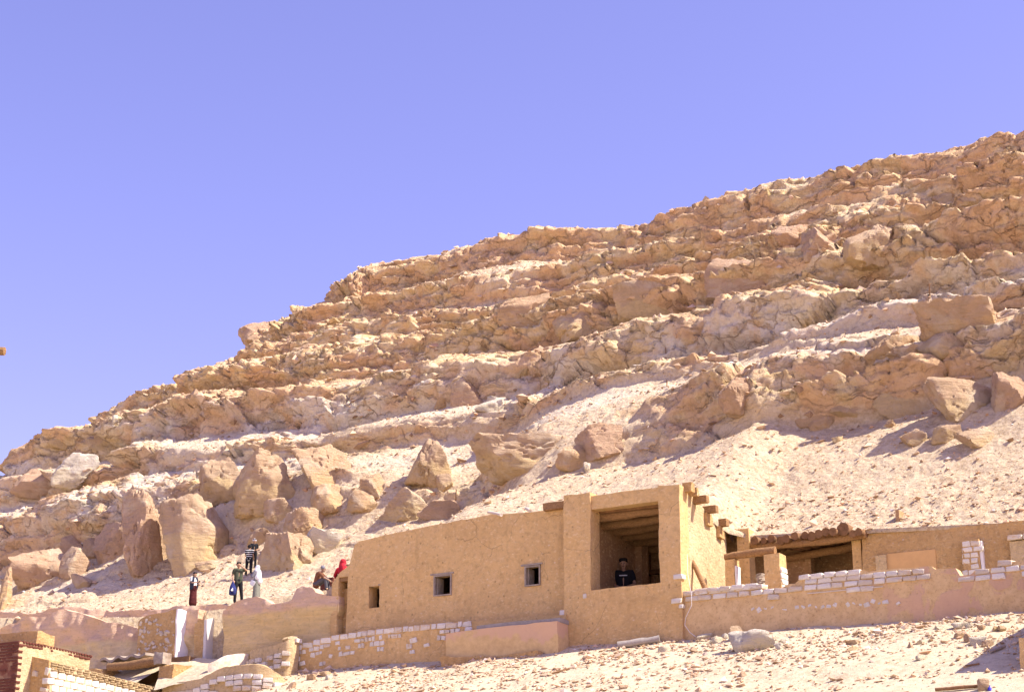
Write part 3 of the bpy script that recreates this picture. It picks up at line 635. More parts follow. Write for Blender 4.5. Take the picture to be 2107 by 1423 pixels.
box('post', a0, a1, vS + 0.2, vS + 0.45, 7.6, on_v(1766, 1112, vS + 0.3)[1], M['mud'], shed, 0.02, 4, 43)
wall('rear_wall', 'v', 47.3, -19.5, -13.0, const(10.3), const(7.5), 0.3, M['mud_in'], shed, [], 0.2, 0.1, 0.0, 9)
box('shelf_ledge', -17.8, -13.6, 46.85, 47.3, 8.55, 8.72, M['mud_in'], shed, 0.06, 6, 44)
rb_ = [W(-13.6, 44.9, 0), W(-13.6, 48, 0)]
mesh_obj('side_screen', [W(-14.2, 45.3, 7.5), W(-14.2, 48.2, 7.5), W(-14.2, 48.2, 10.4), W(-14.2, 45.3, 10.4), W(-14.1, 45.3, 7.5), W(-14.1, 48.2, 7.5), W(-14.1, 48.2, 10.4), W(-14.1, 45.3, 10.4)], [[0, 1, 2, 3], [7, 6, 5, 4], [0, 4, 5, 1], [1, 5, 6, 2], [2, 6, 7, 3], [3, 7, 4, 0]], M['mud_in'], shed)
a0 = on_v(1478, 1096, 44.3)[0]
log('eave_beam', W(a0 - 0.2, 44.35, on_v(1480, 1092, 44.3)[1]), W(on_v(1540, 1092, vS)[0], vS, on_v(1540, 1094, vS)[1] + 0.02), 0.07, 0.08, M['wood'], shed, 0, 8)
# ruined doorway in the yard
vD = 43.1
dwy = empty('ruined_doorway', W(on_v(1550, 1200, vD)[0], vD, 7.72), 'free-standing ruined doorway with log lintel behind the block wall', 'doorway')
a0, a1 = on_v(1497, 1190, vD)[0], on_v(1516, 1190, vD)[0]; box('jamb', a0, a1, vD - 0.15, vD + 0.2, 7.6, on_v(1505, 1152, vD)[1], M['mud'], dwy, 0.02, 5, 51)
box('lime_edge', a1 + 0.001, a1 + 0.045, vD - 0.12, vD + 0.17, 7.6, on_v(1505, 1166, vD)[1], M['lime'], dwy, 0.02, 4, 53)
a2, a3 = on_v(1580, 1190, vD)[0], on_v(1612, 1190, vD)[0]; zt = on_v(1590, 1141, vD)[1]
box('pier', a2, a3, vD - 0.2, vD + 0.25, 7.6, zt, M['mud'], dwy, 0.03, 5, 52)
for k in range(6):
    inst('stone_block', BL[k % 5], dwy, W(a3 - 0.01, vD + 0.03, 7.85 + k * 0.155), (0, Rb.uniform(-.1, .1), ROTU), (0.10, 0.4, 0.135))
p0, p1 = on_v(1492, 1149, vD), on_v(1592, 1136, vD)
log('log_lintel', W(p0[0], vD, p0[1] + 0.05), W(p1[0] + 0.05, vD, p1[1] + 0.04), 0.10, 0.115, M['wood'], dwy, 0.0, 12, seed=7)
lp0, lp1 = on_v(1419, 1143, 42.25), on_v(1457, 1212, 41.95)
ob = log('leaning_pole', W(lp0[0], 42.25, lp0[1]), W(lp1[0], 41.95, lp1[1] - 0.12), 0.055, 0.075, M['wood'], None, 0, 12, seed=9, origin=W(lp1[0], 41.95, lp1[1] - 0.12))
tag(ob, 'thick palm pole leaning on the bright side wall of the portal', 'pole')
lp0, lp1 = on_v(1413, 1139, 42.0), on_v(1414, 1205, 41.9)
ob = log('thin_stick', W(lp0[0], 42.0, lp0[1]), W(lp1[0], 41.9, lp1[1] - 0.15), 0.022, 0.025, M['wood_dark'], None, 0, 8, seed=10, origin=W(lp1[0], 41.9, lp1[1] - 0.15))
tag(ob, 'thin dark stick upright beside the portal corner', 'stick')
sp0, sp1 = on_v(1562, 1182, 43.4), on_v(1574, 1215, 43.3)
ob = log('palm_stump', W(sp0[0], 43.5, sp0[1]), W(sp1[0], 43.3, sp1[1] - 0.25), 0.12, 0.13, M['wood_grey'], None, 0, 22, 0.12, seed=11, ribs=0.18, origin=W(sp1[0], 43.3, sp1[1] - 0.25))
tag(ob, 'scaly palm trunk stump leaning inside the ruined doorway', 'stump')
# back wall of the yard, right of the shelter
bwall = empty('yard_wall', W(-12, 45.0, 7.7), 'orange mud wall with a white block pier behind the terrace wall', 'wall')
bt = interp(line_v([(1776, 1098), (1790, 1098), (1900, 1088), (2000, 1080), (2107, 1071)], 45.0) + [(6.0, 9.6)])
wall('core', 'v', 45.0, on_v(1778, 1190, 45.0)[0], 6.0, bt, const(7.5), 0.4, M['mud_rough'], bwall, [], 0.1, 0.05, 0.03, 13)
x0_, x1_ = on_v(1828, 1190, 45)[0], on_v(1930, 1190, 45)[0]
box('plaster_panel', x0_, x1_, 44.955, 45.1, 7.7, on_v(1880, 1134, 45)[1], M['orange_plaster'], bwall, 0.006, 6, 61)
box('pale_panel', on_v(1804, 1190, 44.9)[0], on_v(1826, 1190, 44.9)[0], 44.9, 45.1, 7.7, on_v(1815, 1141, 44.9)[1], M['mud_yellow'], bwall, 0.02, 4, 62)
a0, a1 = on_v(1985, 1190, 44.8)[0], on_v(2020, 1190, 44.8)[0]; zt = on_v(2000, 1109, 44.8)[1]
box('pier', a0, a1, 44.8, 45.15, 7.6, zt, M['mud_rough'], bwall, 0.02, 4, 63)
lay_blocks(bwall, 'v', 44.8, [(a0 + 0.1, a1 + 0.05, 7.75 + 0.15 * k, 0.15) for k in range(int((zt - 7.75) / 0.15))], 0.2, 0.02, lambda c_, z_, R_: R_.random() < 0.85, (0.16, 0.3), 0.02, grey=0.1, rnd=random.Random(6))
box('white_edge', a1, a1 + 0.07, 44.83, 45.12, 7.6, zt - 0.05, M['lime'], bwall, 0.015, 4, 64)
box('plaster_panel', on_v(2084, 1190, 44.9)[0], on_v(2107, 1190, 44.9)[0] + 1.0, 44.9, 45.1, 7.7, on_v(2095, 1112, 44.9)[1], M['mud_yellow'], bwall, 0.02, 4, 65)
lay_blocks(bwall, 'v', 44.85, [(on_v(2095, 1190, 44.85)[0], on_v(2107, 1190, 44.85)[0] + 0.8, on_v(2095, 1110, 44.85)[1], 0.16)], 0.2, 0.02, rnd=random.Random(2))
# ------------------------------------------------------------------ footing below the long facade
vF = 41.28
foot = empty('footing_wall', W(-27, vF, 6.7), 'footing of white rubble blocks under the windowed facade', 'wall')
ft = interp(line_v([(596, 1332), (620, 1323), (690, 1305), (800, 1290), (960, 1276), (1166, 1262)], vF))
wall('core', 'v', vF + 0.03, on_v(598, 1190, vF)[0], on_v(1164, 1190, vF)[0], lambda a: ft(a) - 0.01, const(6.0), 0.5, M['mud'], foot, [], 0.1, 0.04, 0.02, 15)
uF0, uF1 = on_v(610, 1190, vF)[0], on_v(965, 1190, vF)[0]
for k in range(5):
    dens = (0.97, 0.62, 0.42, 0.32, 0.22)[k]; R_ = random.Random(30 + k); a = uF0
    while a < uF1:
        l = R_.uniform(0.14, 0.40) if k == 0 else R_.uniform(0.1, 0.26)
        frac = (a - uF0) / (uF1 - uF0)
        if R_.random() < dens * (1.25 - 0.7 * frac * (k > 0)):
            h_ = 0.165 if k == 0 else R_.uniform(0.1, 0.16)
            inst('stone_block', BL[R_.randrange(7)], foot, W(a + l / 2, vF + 0.10, ft(a + l / 2) - 0.085 - k * 0.165), (R_.uniform(-.1, .1), 0.012 + R_.uniform(-.05, .05) * (1 + k), ROTU), (l - 0.02, 0.2, h_ - 0.015))
        a += l
plinth = empty('plinth', W(-24, 40.6, 6.6), 'mud plinth with faded pink plaster at the foot of the facade', 'plinth')
vL = 40.75
pt = interp(line_v([(918, 1302), (940, 1298), (1000, 1291), (1147, 1276)], vL))
m, nt, b = new_mat('pink_plaster_over_mud'); M['pinkmud'] = m
co = coords(nt); sep = N(nt, 'ShaderNodeSeparateXYZ'); nt.links.new(co, sep.inputs[0])
k_ = math_n(nt, 'ADD', math_n(nt, 'MULTIPLY', sep.outputs[2], 1.3), math_n(nt, 'MULTIPLY', noise_node(nt, co, 1.1, 4, 0.6), 2.2))
pf = ramp(nt, math_n(nt, 'SUBTRACT', k_, 1.25), [(0.5, 0.0), (0.62, 0.8)])
nt.links.new(mixc(nt, pf, mixc(nt, ramp(nt, noise_node(nt, co, 6, 6, 0.7), [(0.35, 0.0), (0.65, 1.0)]), (0.54, 0.36, 0.17), (0.66, 0.46, 0.225)), (0.62, 0.39, 0.255)), b.inputs['Base Color'])
bump(nt, b, noise_node(nt, co, 6, 8, 0.7), 0.5, 0.04)
uQ0, uQ1 = on_v(920, 1190, vL)[0], on_v(1146, 1190, vL)[0]
wall('core', 'v', vL, uQ0, uQ1, pt, const(5.9), 0.6, M['pinkmud'], plinth, [], 0.1, 0.04, 0.03, 17)
box('coping', uQ0 + 0.9, uQ1 + 0.02, vL + 0.12, vL + 0.62, pt(uQ1) - 0.02, pt(uQ1) + 0.10, M['grey_plaster'], plinth, 0.025, 6, 71)
bt2 = interp(line_v([(915, 1352), (960, 1350), (1040, 1347), (1110, 1338)], vL - 0.1))
wall('foot_ledge', 'v', vL - 0.16, uQ0 - 0.05, uQ1 - 0.45, bt2, const(5.8), 0.3, M['mud_rough'], plinth, [], 0.1, 0.14, 0.07, 19)
# ------------------------------------------------------------------ cut rock faces and ruins on the left
def strata_mat(name, z_split, up, low, soft=0.5):
    m, nt, b = new_mat(name); co = coords(nt); sep = N(nt, 'ShaderNodeSeparateXYZ'); nt.links.new(co, sep.inputs[0])
    n1 = noise_node(nt, scaled(nt, co, (1, 1, 2.5)), 0.8, 5, 0.6, 0.4); n2 = noise_node(nt, scaled(nt, co, (1.5, 1.5, 7)), 1.3, 6, 0.7); n3 = noise_node(nt, co, 9, 6, 0.7)
    h = math_n(nt, 'ADD', math_n(nt, 'SUBTRACT', sep.outputs[2], z_split), math_n(nt, 'MULTIPLY', math_n(nt, 'SUBTRACT', n1, 0.5), soft * 2))
    c = mixc(nt, ramp(nt, math_n(nt, 'ADD', h, 0.5), [(0.44, 0.0), (0.56, 1.0)]), mixc(nt, ramp(nt, n2, [(0.35, 0.0), (0.65, 1.0)]), low, tuple(q * 0.82 for q in low)), mixc(nt, ramp(nt, n2, [(0.35, 0.0), (0.65, 1.0)]), up, tuple(q * 0.84 for q in up)))
    c = mixc(nt, ramp(nt, n3, [(0.30, 0.5), (0.46, 0.0)]), c, tuple(q * 0.5 for q in low))
    nt.links.new(c, b.inputs['Base Color']); bump(nt, b, math_n(nt, 'ADD', noise_node(nt, scaled(nt, co, (1, 1, 2)), 2.2, 10, 0.8), n2), 0.8, 0.10); return m
def rock_face(name, v, px_top, px0, px1, zbot, thick, mat, amp, seed, label=None):
    tp = line_v(px_top, v)
    return wall(name, 'v', v, on_v(px0, 1300, v)[0], on_v(px1, 1300, v)[0], interp(tp), const(zbot), thick, mat, hill, [], 0.075, amp, 0.08, seed)
M['cut1'] = strata_mat('cut_rock_pink_over_ochre', 8.65, (0.76, 0.52, 0.35), (0.80, 0.58, 0.28), 0.12)
M['cut2'] = strata_mat('cut_rock_weathered', 8.25, (0.74, 0.50, 0.33), (0.74, 0.56, 0.33), 0.3)
rock_face('cut_rock_face', 41.75, [(455, 1262), (470, 1250), (490, 1236), (505, 1229), (530, 1228), (548, 1236), (560, 1242), (596, 1240), (604, 1236), (612, 1208), (625, 1204), (645, 1208), (655, 1218), (670, 1224), (690, 1226)], 459, 692, 6.3, 0.6, M['cut1'], 0.30, 23)
rock_face('cut_rock_face', 41.75, [(-60, 1300), (0, 1291), (35, 1276), (90, 1268), (130, 1254), (160, 1262), (200, 1272), (285, 1290), (300, 1268), (365, 1255), (470, 1250)], -60, 404, 6.2, 0.6, M['cut2'], 0.45, 25)
# weathered shelf above the cut, where the bench breaks off
rock_face('rock_shelf', 42.9, [(-60, 1262), (0, 1258), (60, 1262), (130, 1247), (220, 1256), (300, 1254), (380, 1247), (470, 1243), (480, 1246)], -60, 478, 8.2, 0.7, M['cut1'], 0.35, 27)
# wall stub: rough mud front, white plastered side
stub = empty('wall_stub', W(-36.2, 41.5, 6.9), 'mud wall stub with bright white plaster on its sunlit side', 'wall')
vT = 41.45; uT = on_v(362, 1300, vT)[0]
wall('core', 'v', vT, on_v(283, 1300, vT)[0], uT, interp(line_v([(275, 1288), (290, 1272), (300, 1266), (330, 1260), (364, 1252)], vT)), const(6.2), 1.25, M['mud_rough'], stub, [], 0.09, 0.08, 0.05, 31)
Rk = random.Random(44)
for k in range(60):
    x = Rk.uniform(286, 358); y = Rk.uniform(1275, 1362); a, z = on_v(x, y, vT); s_ = Rk.uniform(0.04, 0.10)
    inst('pebble', BL[5 + k % 3], stub, W(a, vT - 0.005, z), (Rk.random() * 3, Rk.random() * 3, 0), (s_ * 1.4, s_, s_ * 0.8))
v1_ = on_u(404, 1300, uT + 0.04)[0]
wall('white_plaster', 'u', uT + 0.05, vT - 0.02, v1_, interp(line_u([(360, 1253), (372, 1252), (385, 1258), (404, 1259)], uT + 0.05)), const(6.3), 0.06, M['lime'], stub, [], 0.09, 0.02, 0.035, 33)
stub2 = empty('plastered_pier', W(-34.6, 42.0, 7.0), 'short pier with peeling grey-white plaster next to the cut rock', 'pier')
vT2 = 41.9; uT2 = on_v(427, 1300, vT2)[0]
wall('core', 'v', vT2 - 0.1, on_v(405, 1300, vT2)[0], uT2, interp(line_v([(400, 1270), (428, 1274)], vT2)), const(6.4), 0.5, M['mud_rough'], stub2, [], 0.1, 0.05, 0.04, 35)
m, nt, b = new_mat('peeling_grey_white_plaster'); M['peelwhite'] = m; co = coords(nt)
pk = ramp(nt, noise_node(nt, co, 3.2, 4, 0.6, 0.6), [(0.33, 1.0), (0.37, 0.0)])
nt.links.new(mixc(nt, pk, (0.58, 0.54, 0.51), (0.24, 0.23, 0.22)), b.inputs['Base Color']); bump(nt, b, pk, 0.4, 0.03)
v2_ = on_u(460, 1300, uT2 + 0.05)[0]
wall('peeling_plaster', 'u', uT2 + 0.06, vT2 - 0.12, v2_, interp(line_u([(424, 1276), (440, 1270), (450, 1274), (461, 1283)], uT2 + 0.06)), const(6.4), 0.1, M['peelwhite'], stub2, [], 0.09, 0.03, 0.035, 37)
# ruin in the near left corner: red brick end, white block flank
vN = 35.5
ruin = empty('brick_ruin', W(-36, vN, 4.5), 'ruined red brick and white block wall in the lower left corner', 'ruin')
uW, _ = on_v(101, 1400, vN); uRd, _ = on_v(37, 1370, vN - 0.5)
vWe = on_u(331, 1420, uW)[0]; vRe = on_u(186, 1350, uRd)[0]
wtop = interp(line_u([(101, 1362), (180, 1380), (250, 1398), (331, 1418)], uW) + [(vWe + 2.5, on_u(331, 1418, uW)[1] - 0.25)])
wall('core', 'u', uW, vN, vWe + 2.4, wtop, const(4.0), 0.45, M['mud_yellow'], ruin, [], 0.09, 0.03, 0.03, 39)
wall('mud_end', 'v', vN - 0.03, uRd + 0.02, uW - 0.01, interp([(uRd, on_v(40, 1352, vN)[1]), (uW, on_v(100, 1358, vN)[1])]), const(4.0), 0.4, M['mud_rough'], ruin, [], 0.09, 0.06, 0.03, 40)
for x, y, w_, h_ in ((72, 1385, .17, .15), (52, 1385, .07, .08), (52, 1414, .22, .12), (90, 1418, .25, .1), (97, 1380, .13, .2)):
    a, z = on_v(x, y, vN - 0.05); inst('stone_block', BL[5 + x % 3], ruin, W(a, vN + 0.03, z), (0, 0.2, ROTU), (w_, 0.2, h_))
Rk = random.Random(9)
for k in range(6):
    a = vN + Rk.uniform(-0.1, 0.1); 
    while a < vWe + 2.3:
        l = Rk.uniform(0.25, 0.38); zc = wtop(a + l / 2) - 0.30 - k * 0.185
        if a + l / 2 > vN + 0.05 and zc > 4.4:
            inst('white_block', BL[Rk.randrange(5)], ruin, W(uW - 0.08, a + l / 2, zc), (Rk.uniform(-.03, .03), 0, ROTU + math.pi / 2), (l - 0.03, 0.22, 0.165))
        a += l
for k in range(4):                                     # thin mud-brick courses on top of the white blocks
    a = vN
    while a < vWe + 2.0:
        l = Rk.uniform(0.22, 0.3); zc = wtop(a + l / 2) - 0.18 + k * 0.062
        o = inst('mud_brick', bpy.data.meshes.get('mud_brick') or (lambda me: me)(block_mesh(77, M['mud_yellow'])), ruin, W(uW - 0.14 - 0.015 * (k % 2), a + l / 2, zc), (0, 0, ROTU + math.pi / 2), (l - 0.02, 0.36, 0.05))
        a += l
M['brickwall'], nt, b = new_mat('red_brick_wall'); co = coords(nt)
rot = N(nt, 'ShaderNodeMapping'); rot.inputs['Rotation'].default_value = (math.pi / 2, 0, 0); nt.links.new(co, rot.inputs[0])
nt.links.new(mixc(nt, ramp(nt, noise_node(nt, co, 2.5, 4), [(0.45, 0.0), (0.6, 1.0)]), (0.17, 0.062, 0.043), (0.30, 0.18, 0.11)), b.inputs['Base Color']); bump(nt, b, noise_node(nt, co, 12, 5), 0.6, 0.03)
zr = on_v(20, 1318, vN - 0.5)[1]
rtop = interp(line_u([(37, 1316), (100, 1328), (186, 1347)], uRd) + [(vN - 0.6, zr)])
wall('brick_core', 'u', uRd - 0.01, vN - 0.5, vRe, lambda a: rtop(a) - 0.02, const(4.0), 0.45, M['mud_yellow'], ruin, [], 0.1, 0.05, 0.03, 45)
wall('brick_end', 'v', vN - 0.52, uRd - 2.2, uRd - 0.02, const(zr - 0.02), const(4.0), 0.4, M['brickwall'], ruin, [], 0.1, 0.02, 0.02, 46)
RB = block_mesh(55, M['brick_red']); RB.name = 'red_brick'
for k in range(18):
    a = uRd - 1.1 + (0.06 if k % 2 else 0)
    while a < uRd - 0.05:
        zc = zr - 0.06 - k * 0.083
        if Rk.random() < 0.9 - (0.5 if 6 < k < 12 and -0.85 < a - uRd < -0.2 else 0): inst('brick', RB, ruin, W(a + 0.1, vN - 0.46, zc), (0, 0, ROTU), (0.20, 0.16, 0.068))
        a += 0.215
for k in range(2):
    a = vN - 0.4
    while a < vRe:
        inst('brick', RB, ruin, W(uRd - 0.1, a + 0.05, rtop(a) - 0.03 - 0.08 * k), (0, 0, ROTU + (0 if k == 0 else math.pi / 2)), (0.24, 0.09 if k == 0 else 0.2, 0.065)); a += 0.115 if k == 0 else 0.23
box('rubble_cap', uRd - 2.0, uRd - 0.1, vN + 0.2, vN + 0.9, zr + 0.02, zr + 0.33, M['mud_rough'], ruin, 0.10, 6, 81)
# low shelter with a palm trunk and matting over a dark pit
pit_ = empty('palm_mat_shelter', W(-37, 40.2, 6.3), 'low shelter of palm trunk and matting over a dark pit', 'shelter')
vM = 40.3
p0, p1 = on_v(224, 1372, vM), on_v(330, 1358, vM)
log('trunk', W(p0[0], vM, p0[1]), W(p1[0], vM, p1[1]), 0.12, 0.14, M['wood'], pit_, 0.03, 40, 0.05, 3, ribs=0.07)
p0, p1 = on_v(222, 1358, vM + 0.4), on_v(315, 1348, vM + 0.4)
gx = np.linspace(0, 1, 24); gy = np.linspace(0, 1, 8); GX, GY = np.meshgrid(gx, gy)
mu = p0[0] + (p1[0] - p0[0]) * GX; mv = vM + 0.05 + 1.1 * GY; mz = p0[1] + (p1[1] - p0[1]) * GX + 0.02 + 0.05 * GY + 0.06 * fbm(mu * 2.2, mv * 2, 0 * mu, 3, 201) + 0.05 * np.sin(GX * 20)
top_ = mu[..., None] * U + mv[..., None] * V + mz[..., None] * Zv; nn = GX.size
vsm = np.vstack([top_.reshape(-1, 3), top_.reshape(-1, 3) - np.array([0, 0, 0.08])]); fm = grid_faces(8, 24)
bnd = [(i, i + 1) for i in range(23)] + [(7 * 24 + i + 1, 7 * 24 + i) for i in range(23)] + [((j + 1) * 24, j * 24) for j in range(7)] + [(j * 24 + 23, (j + 1) * 24 + 23) for j in range(7)]
mesh_obj('matting', vsm, fm.tolist() + (fm[:, ::-1] + nn).tolist() + [[b_, a_, a_ + nn, b_ + nn] for a_, b_ in bnd], M['wood_grey'], pit_, smooth=50)
a, z = on_v(332, 1350, vM - 0.1); box('stump', a - 0.15, a + 0.2, vM - 0.25, vM + 0.15, z - 0.25, z + 0.10, M['wood_grey'], pit_, 0.10, 4, 82)
a, z = on_v(345, 1372, vM); box('side_stone', a - 0.2, a + 0.35, vM - 0.2, vM + 1.0, z - 0.5, z + 0.05, M['mud_rough'], pit_, 0.12, 4, 83)
a, z = on_v(215, 1372, vM); box('side_stone', a - 0.5, a + 0.05, vM - 0.1, vM + 1.2, z - 0.9, z - 0.05, M['mud_rough'], pit_, 0.08, 4, 84)
box('rear_stone', on_v(215, 1350, vM)[0], on_v(345, 1350, vM)[0], vM + 1.0, vM + 1.3, 5.5, on_v(280, 1355, vM + 1)[1] - 0.05, M['mud_shade'], pit_, 0.08, 5, 85)
# rubble fill between the ruins
def mound(name, pts, label, seed, mat=None):
    """sand bank: grid over pixel-defined corners (u, v, z)"""
    n_ = 26; S_, T_ = np.meshgrid(np.linspace(0, 1, n_), np.linspace(0, 1, n_))
    c00, c10, c01, c11 = [np.array(p) for p in pts]
    P = ((1 - S_) * (1 - T_))[..., None] * c00 + (S_ * (1 - T_))[..., None] * c10 + ((1 - S_) * T_)[..., None] * c01 + (S_ * T_)[..., None] * c11
    P[..., 2] += 0.10 * fbm(P[..., 0] * 1.5, P[..., 1] * 1.5, 0 * S_, 4, seed)
    w_ = P[..., :1] * U + P[..., 1:2] * V + P[..., 2:] * Zv
    o = mesh_obj(name, w_.reshape(-1, 3), grid_faces(n_, n_), mat or M['ground'], None, smooth=180); tag(o, label, kind='structure'); return o
q1 = on_v(338, 1402, 39.6); q2 = on_v(470, 1350, 41.2); q3 = on_v(340, 1352, 41.4)
mound('rubble_bank', [(q1[0] - 0.3, 39.5, q1[1] - 0.2), (on_v(470, 1390, 39.6)[0], 39.6, on_v(470, 1392, 39.6)[1]), (q3[0], 41.5, q3[1] + 0.05), (q2[0], 41.7, q2[1])], 'sandy rubble bank between the ruined walls', 301)
mound('rubble_bank', [(-46, 36.6, 5.1), (uW - 0.3, 37.2, 5.4), (-46, 41.9, 7.1), (q3[0] + 0.3, 41.6, q3[1] - 0.1)], 'sandy floor behind the white block ruin', 303)
# curved low walls stepping down in front of the cut rock
def path_wall(name, pts, thick, zbot, mat, parent, seed, amp=0.05):
    """wall along plan points (u, v, ztop)"""
    pts = np.array(pts, float); d = np.r_[0, np.cumsum(np.hypot(np.diff(pts[:, 0]), np.diff(pts[:, 1])))]
    t = np.arange(0, d[-1], 0.1); P = np.stack([np.interp(t, d, pts[:, k]) for k in range(3)], -1)
    for _ in range(6): P[1:-1] = 0.25 * P[:-2] + 0.5 * P[1:-1] + 0.25 * P[2:]
    tg = np.gradient(P[:, :2], axis=0); tg /= np.linalg.norm(tg, axis=1)[:, None]; nr = np.stack([tg[:, 1], -tg[:, 0]], -1)
    nz_ = 14; verts = []; prof = [(0, k / nz_) for k in range(nz_ + 1)] + [(0.5, 1.02), (1, 1)] + [(1, 0)]
    for w_, h_ in prof:
        z = zbot + (P[:, 2] - zbot) * h_; off = thick * w_
        x = P[:, 0] - nr[:, 0] * off; y = P[:, 1] - nr[:, 1] * off
        n_ = amp * fbm(x * 1.4, y * 1.4, z * 1.4, 4, seed)
        x = x + nr[:, 0] * n_; y = y + nr[:, 1] * n_; z = z + (0.05 * fbm(x * 2, y * 2, z * 2, 3, seed + 4) if h_ > 0.9 else 0)
        verts.append(x[:, None] * U + y[:, None] * V + (z + 0 * x)[:, None] * Zv)
    m_ = len(prof); n_ = len(t); verts = np.vstack(verts); f_ = grid_faces(m_, n_)[:, ::-1].tolist()
    f_.append([k * n_ for k in range(m_)]); f_.append([k * n_ + n_ - 1 for k in range(m_)][::-1])
    o = mesh_obj(name, verts, f_, mat, parent, smooth=45)
    bm = bmesh.new(); bm.from_mesh(o.data); bmesh.ops.recalc_face_normals(bm, faces=bm.faces); bm.to_mesh(o.data); bm.free(); return P, nr
def pw(l, ):
    return [(on_v(x, y, v)[0], v, on_v(x, y, v)[1]) for x, y, v in l]
cw = empty('curved_wall', W(-32.5, 40.6, 6.4), 'curved mud and block wall stepping down beside the footing', 'wall')
P, nr = path_wall('core', pw([(512, 1346, 41.5), (516, 1336, 41.1), (560, 1328, 40.8), (590, 1318, 40.7), (606, 1312, 40.9), (618, 1308, 41.3)]), 0.45, 5.9, M['mud_yellow'], cw, 211)
Rk = random.Random(21)
for i in range(4, len(P) - 4, 3):
    for k in range(3):
        if Rk.random() < 0.75 - 0.15 * k:
            p = P[i]; inst('stone_block', BL[Rk.randrange(7)], cw, W(p[0] + nr[i, 0] * 0.05 * 0, p[1] + nr[i, 1] * 0, p[2] - 0.36 - 0.15 * k), (0, 0, ROTU + math.atan2(P[i + 1, 1] - P[i, 1], P[i + 1, 0] - P[i, 0])), (0.24, 0.16, 0.13))
cw2 = empty('low_terrace_wall', W(-33, 39.6, 6.0), 'low yellow mud wall with a white block course in front of the curved wall', 'wall')
P, nr = path_wall('core', pw([(336, 1404, 39.9), (370, 1404, 39.6), (410, 1396, 39.4), (452, 1372, 39.4), (500, 1366, 39.4), (540, 1366, 39.5), (575, 1385, 39.8), (590, 1400, 40.2)]), 0.4, 5.0, M['mud_yellow'], cw2, 213)
for i in range(6, len(P) - 2, 3):
    for k in range(3):
        if Rk.random() < (0.95, 0.6, 0.5)[k]:
            p = P[i]; inst('stone_block', BL[Rk.randrange(7)], cw2, W(p[0], p[1], p[2] - 0.34 - 0.16 * k), (0, 0, ROTU + math.atan2(P[i + 1, 1] - P[i, 1], P[i + 1, 0] - P[i, 0])), (0.28, 0.16, 0.14))
cop = empty('white_coping', W(on_v(450, 1360, 40.4)[0], 40.4, on_v(450, 1368, 40.4)[1]), 'white plastered coping curving between the ruins', 'coping')
P, nr = path_wall('cap', pw([(428, 1366, 40.2), (445, 1357, 40.3), (470, 1347, 40.6), (487, 1343, 41.0), (515, 1346, 41.4)]), 0.22, 6.2, M['block_grey'], cop, 215, 0.05)
slab = box('stone_slab', on_v(612, 1350, 41.1)[0] - 0.05, on_v(600, 1350, 41.1)[0] + 0.25, 41.0, 41.25, on_v(600, 1322, 41.1)[1], on_v(600, 1314, 41.1)[1], M['block'], None, 0.02, 3, 91)
tag(slab, 'loose pale slab lying on top of the curved wall', 'slab')
# wall end standing at the right edge of the frame
gp = hit(2100, 1374, True); gu, gv_ = float(gp @ U), float(gp @ V)
ew = empty('wall_end', gp, 'end of a mud wall at the right edge, throwing a broad shadow', 'wall')
box('pier', gu, gu + 1.2, gv_, gv_ + 0.6, gp[2] - 0.8, gp[2] + on_v(2100, 1312, gv_)[1] - on_v(2100, 1374, gv_)[1], M['mud'], ew, 0.03, 5, 95)
wall('core', 'u', gu + 2.2, gv_ + 0.65, gv_ + 5.0, interp([(gv_, gp[2] + 2.3), (gv_ + 5, gp[2] + 3.2)]), const(gp[2] - 1.5), 1.6, M['mud'], ew, [], 0.15, 0.05, 0.04, 51)
# ------------------------------------------------------------------ boulders
def boulder_mesh(seed, sub=4, npl=11, sharp=16.0, rough=0.11):
    bm = bmesh.new(); bmesh.ops.create_icosphere(bm, subdivisions=sub, radius=1.0)
    d = np.array([v.co[:] for v in bm.verts]); fcs = [[v.index for v in f.verts] for f in bm.faces]; bm.free()
    g = np.random.default_rng(seed); n_ = g.normal(size=(npl, 3)); n_ /= np.linalg.norm(n_, axis=1)[:, None]
    n_ = np.vstack([n_, [[0, 0, -1], [0, 0, 1]]]); h = g.uniform(0.62, 1.0, npl + 2); h[-2] = 0.75; h[-1] = 0.85
    dn = d @ n_.T; t = np.where(dn > 0.05, h[None, :] / np.maximum(dn, 0.05), 9.0)
    r = -np.log(np.exp(-sharp * np.minimum(t, 3)).sum(1)) / sharp
    P = d * r[:, None]
    nz = fbm(P[:, 0] * 1.9 + seed, P[:, 1] * 1.9, P[:, 2] * 2.6, 6, 401 + seed, 0.6); rg = np.abs(fbm(P[:, 0] * 1.1 + seed, P[:, 1] * 1.1, P[:, 2] * 1.8, 3, 431 + seed))
    P = d * (r * (1 + 1.6 * rough * nz - 1.2 * rough * np.exp(-rg / 0.03)))[:, None]
    lo, hi = P.min(0), P.max(0); P = (P - (lo + hi) / 2) / (hi - lo)          # unit box
    return P, fcs
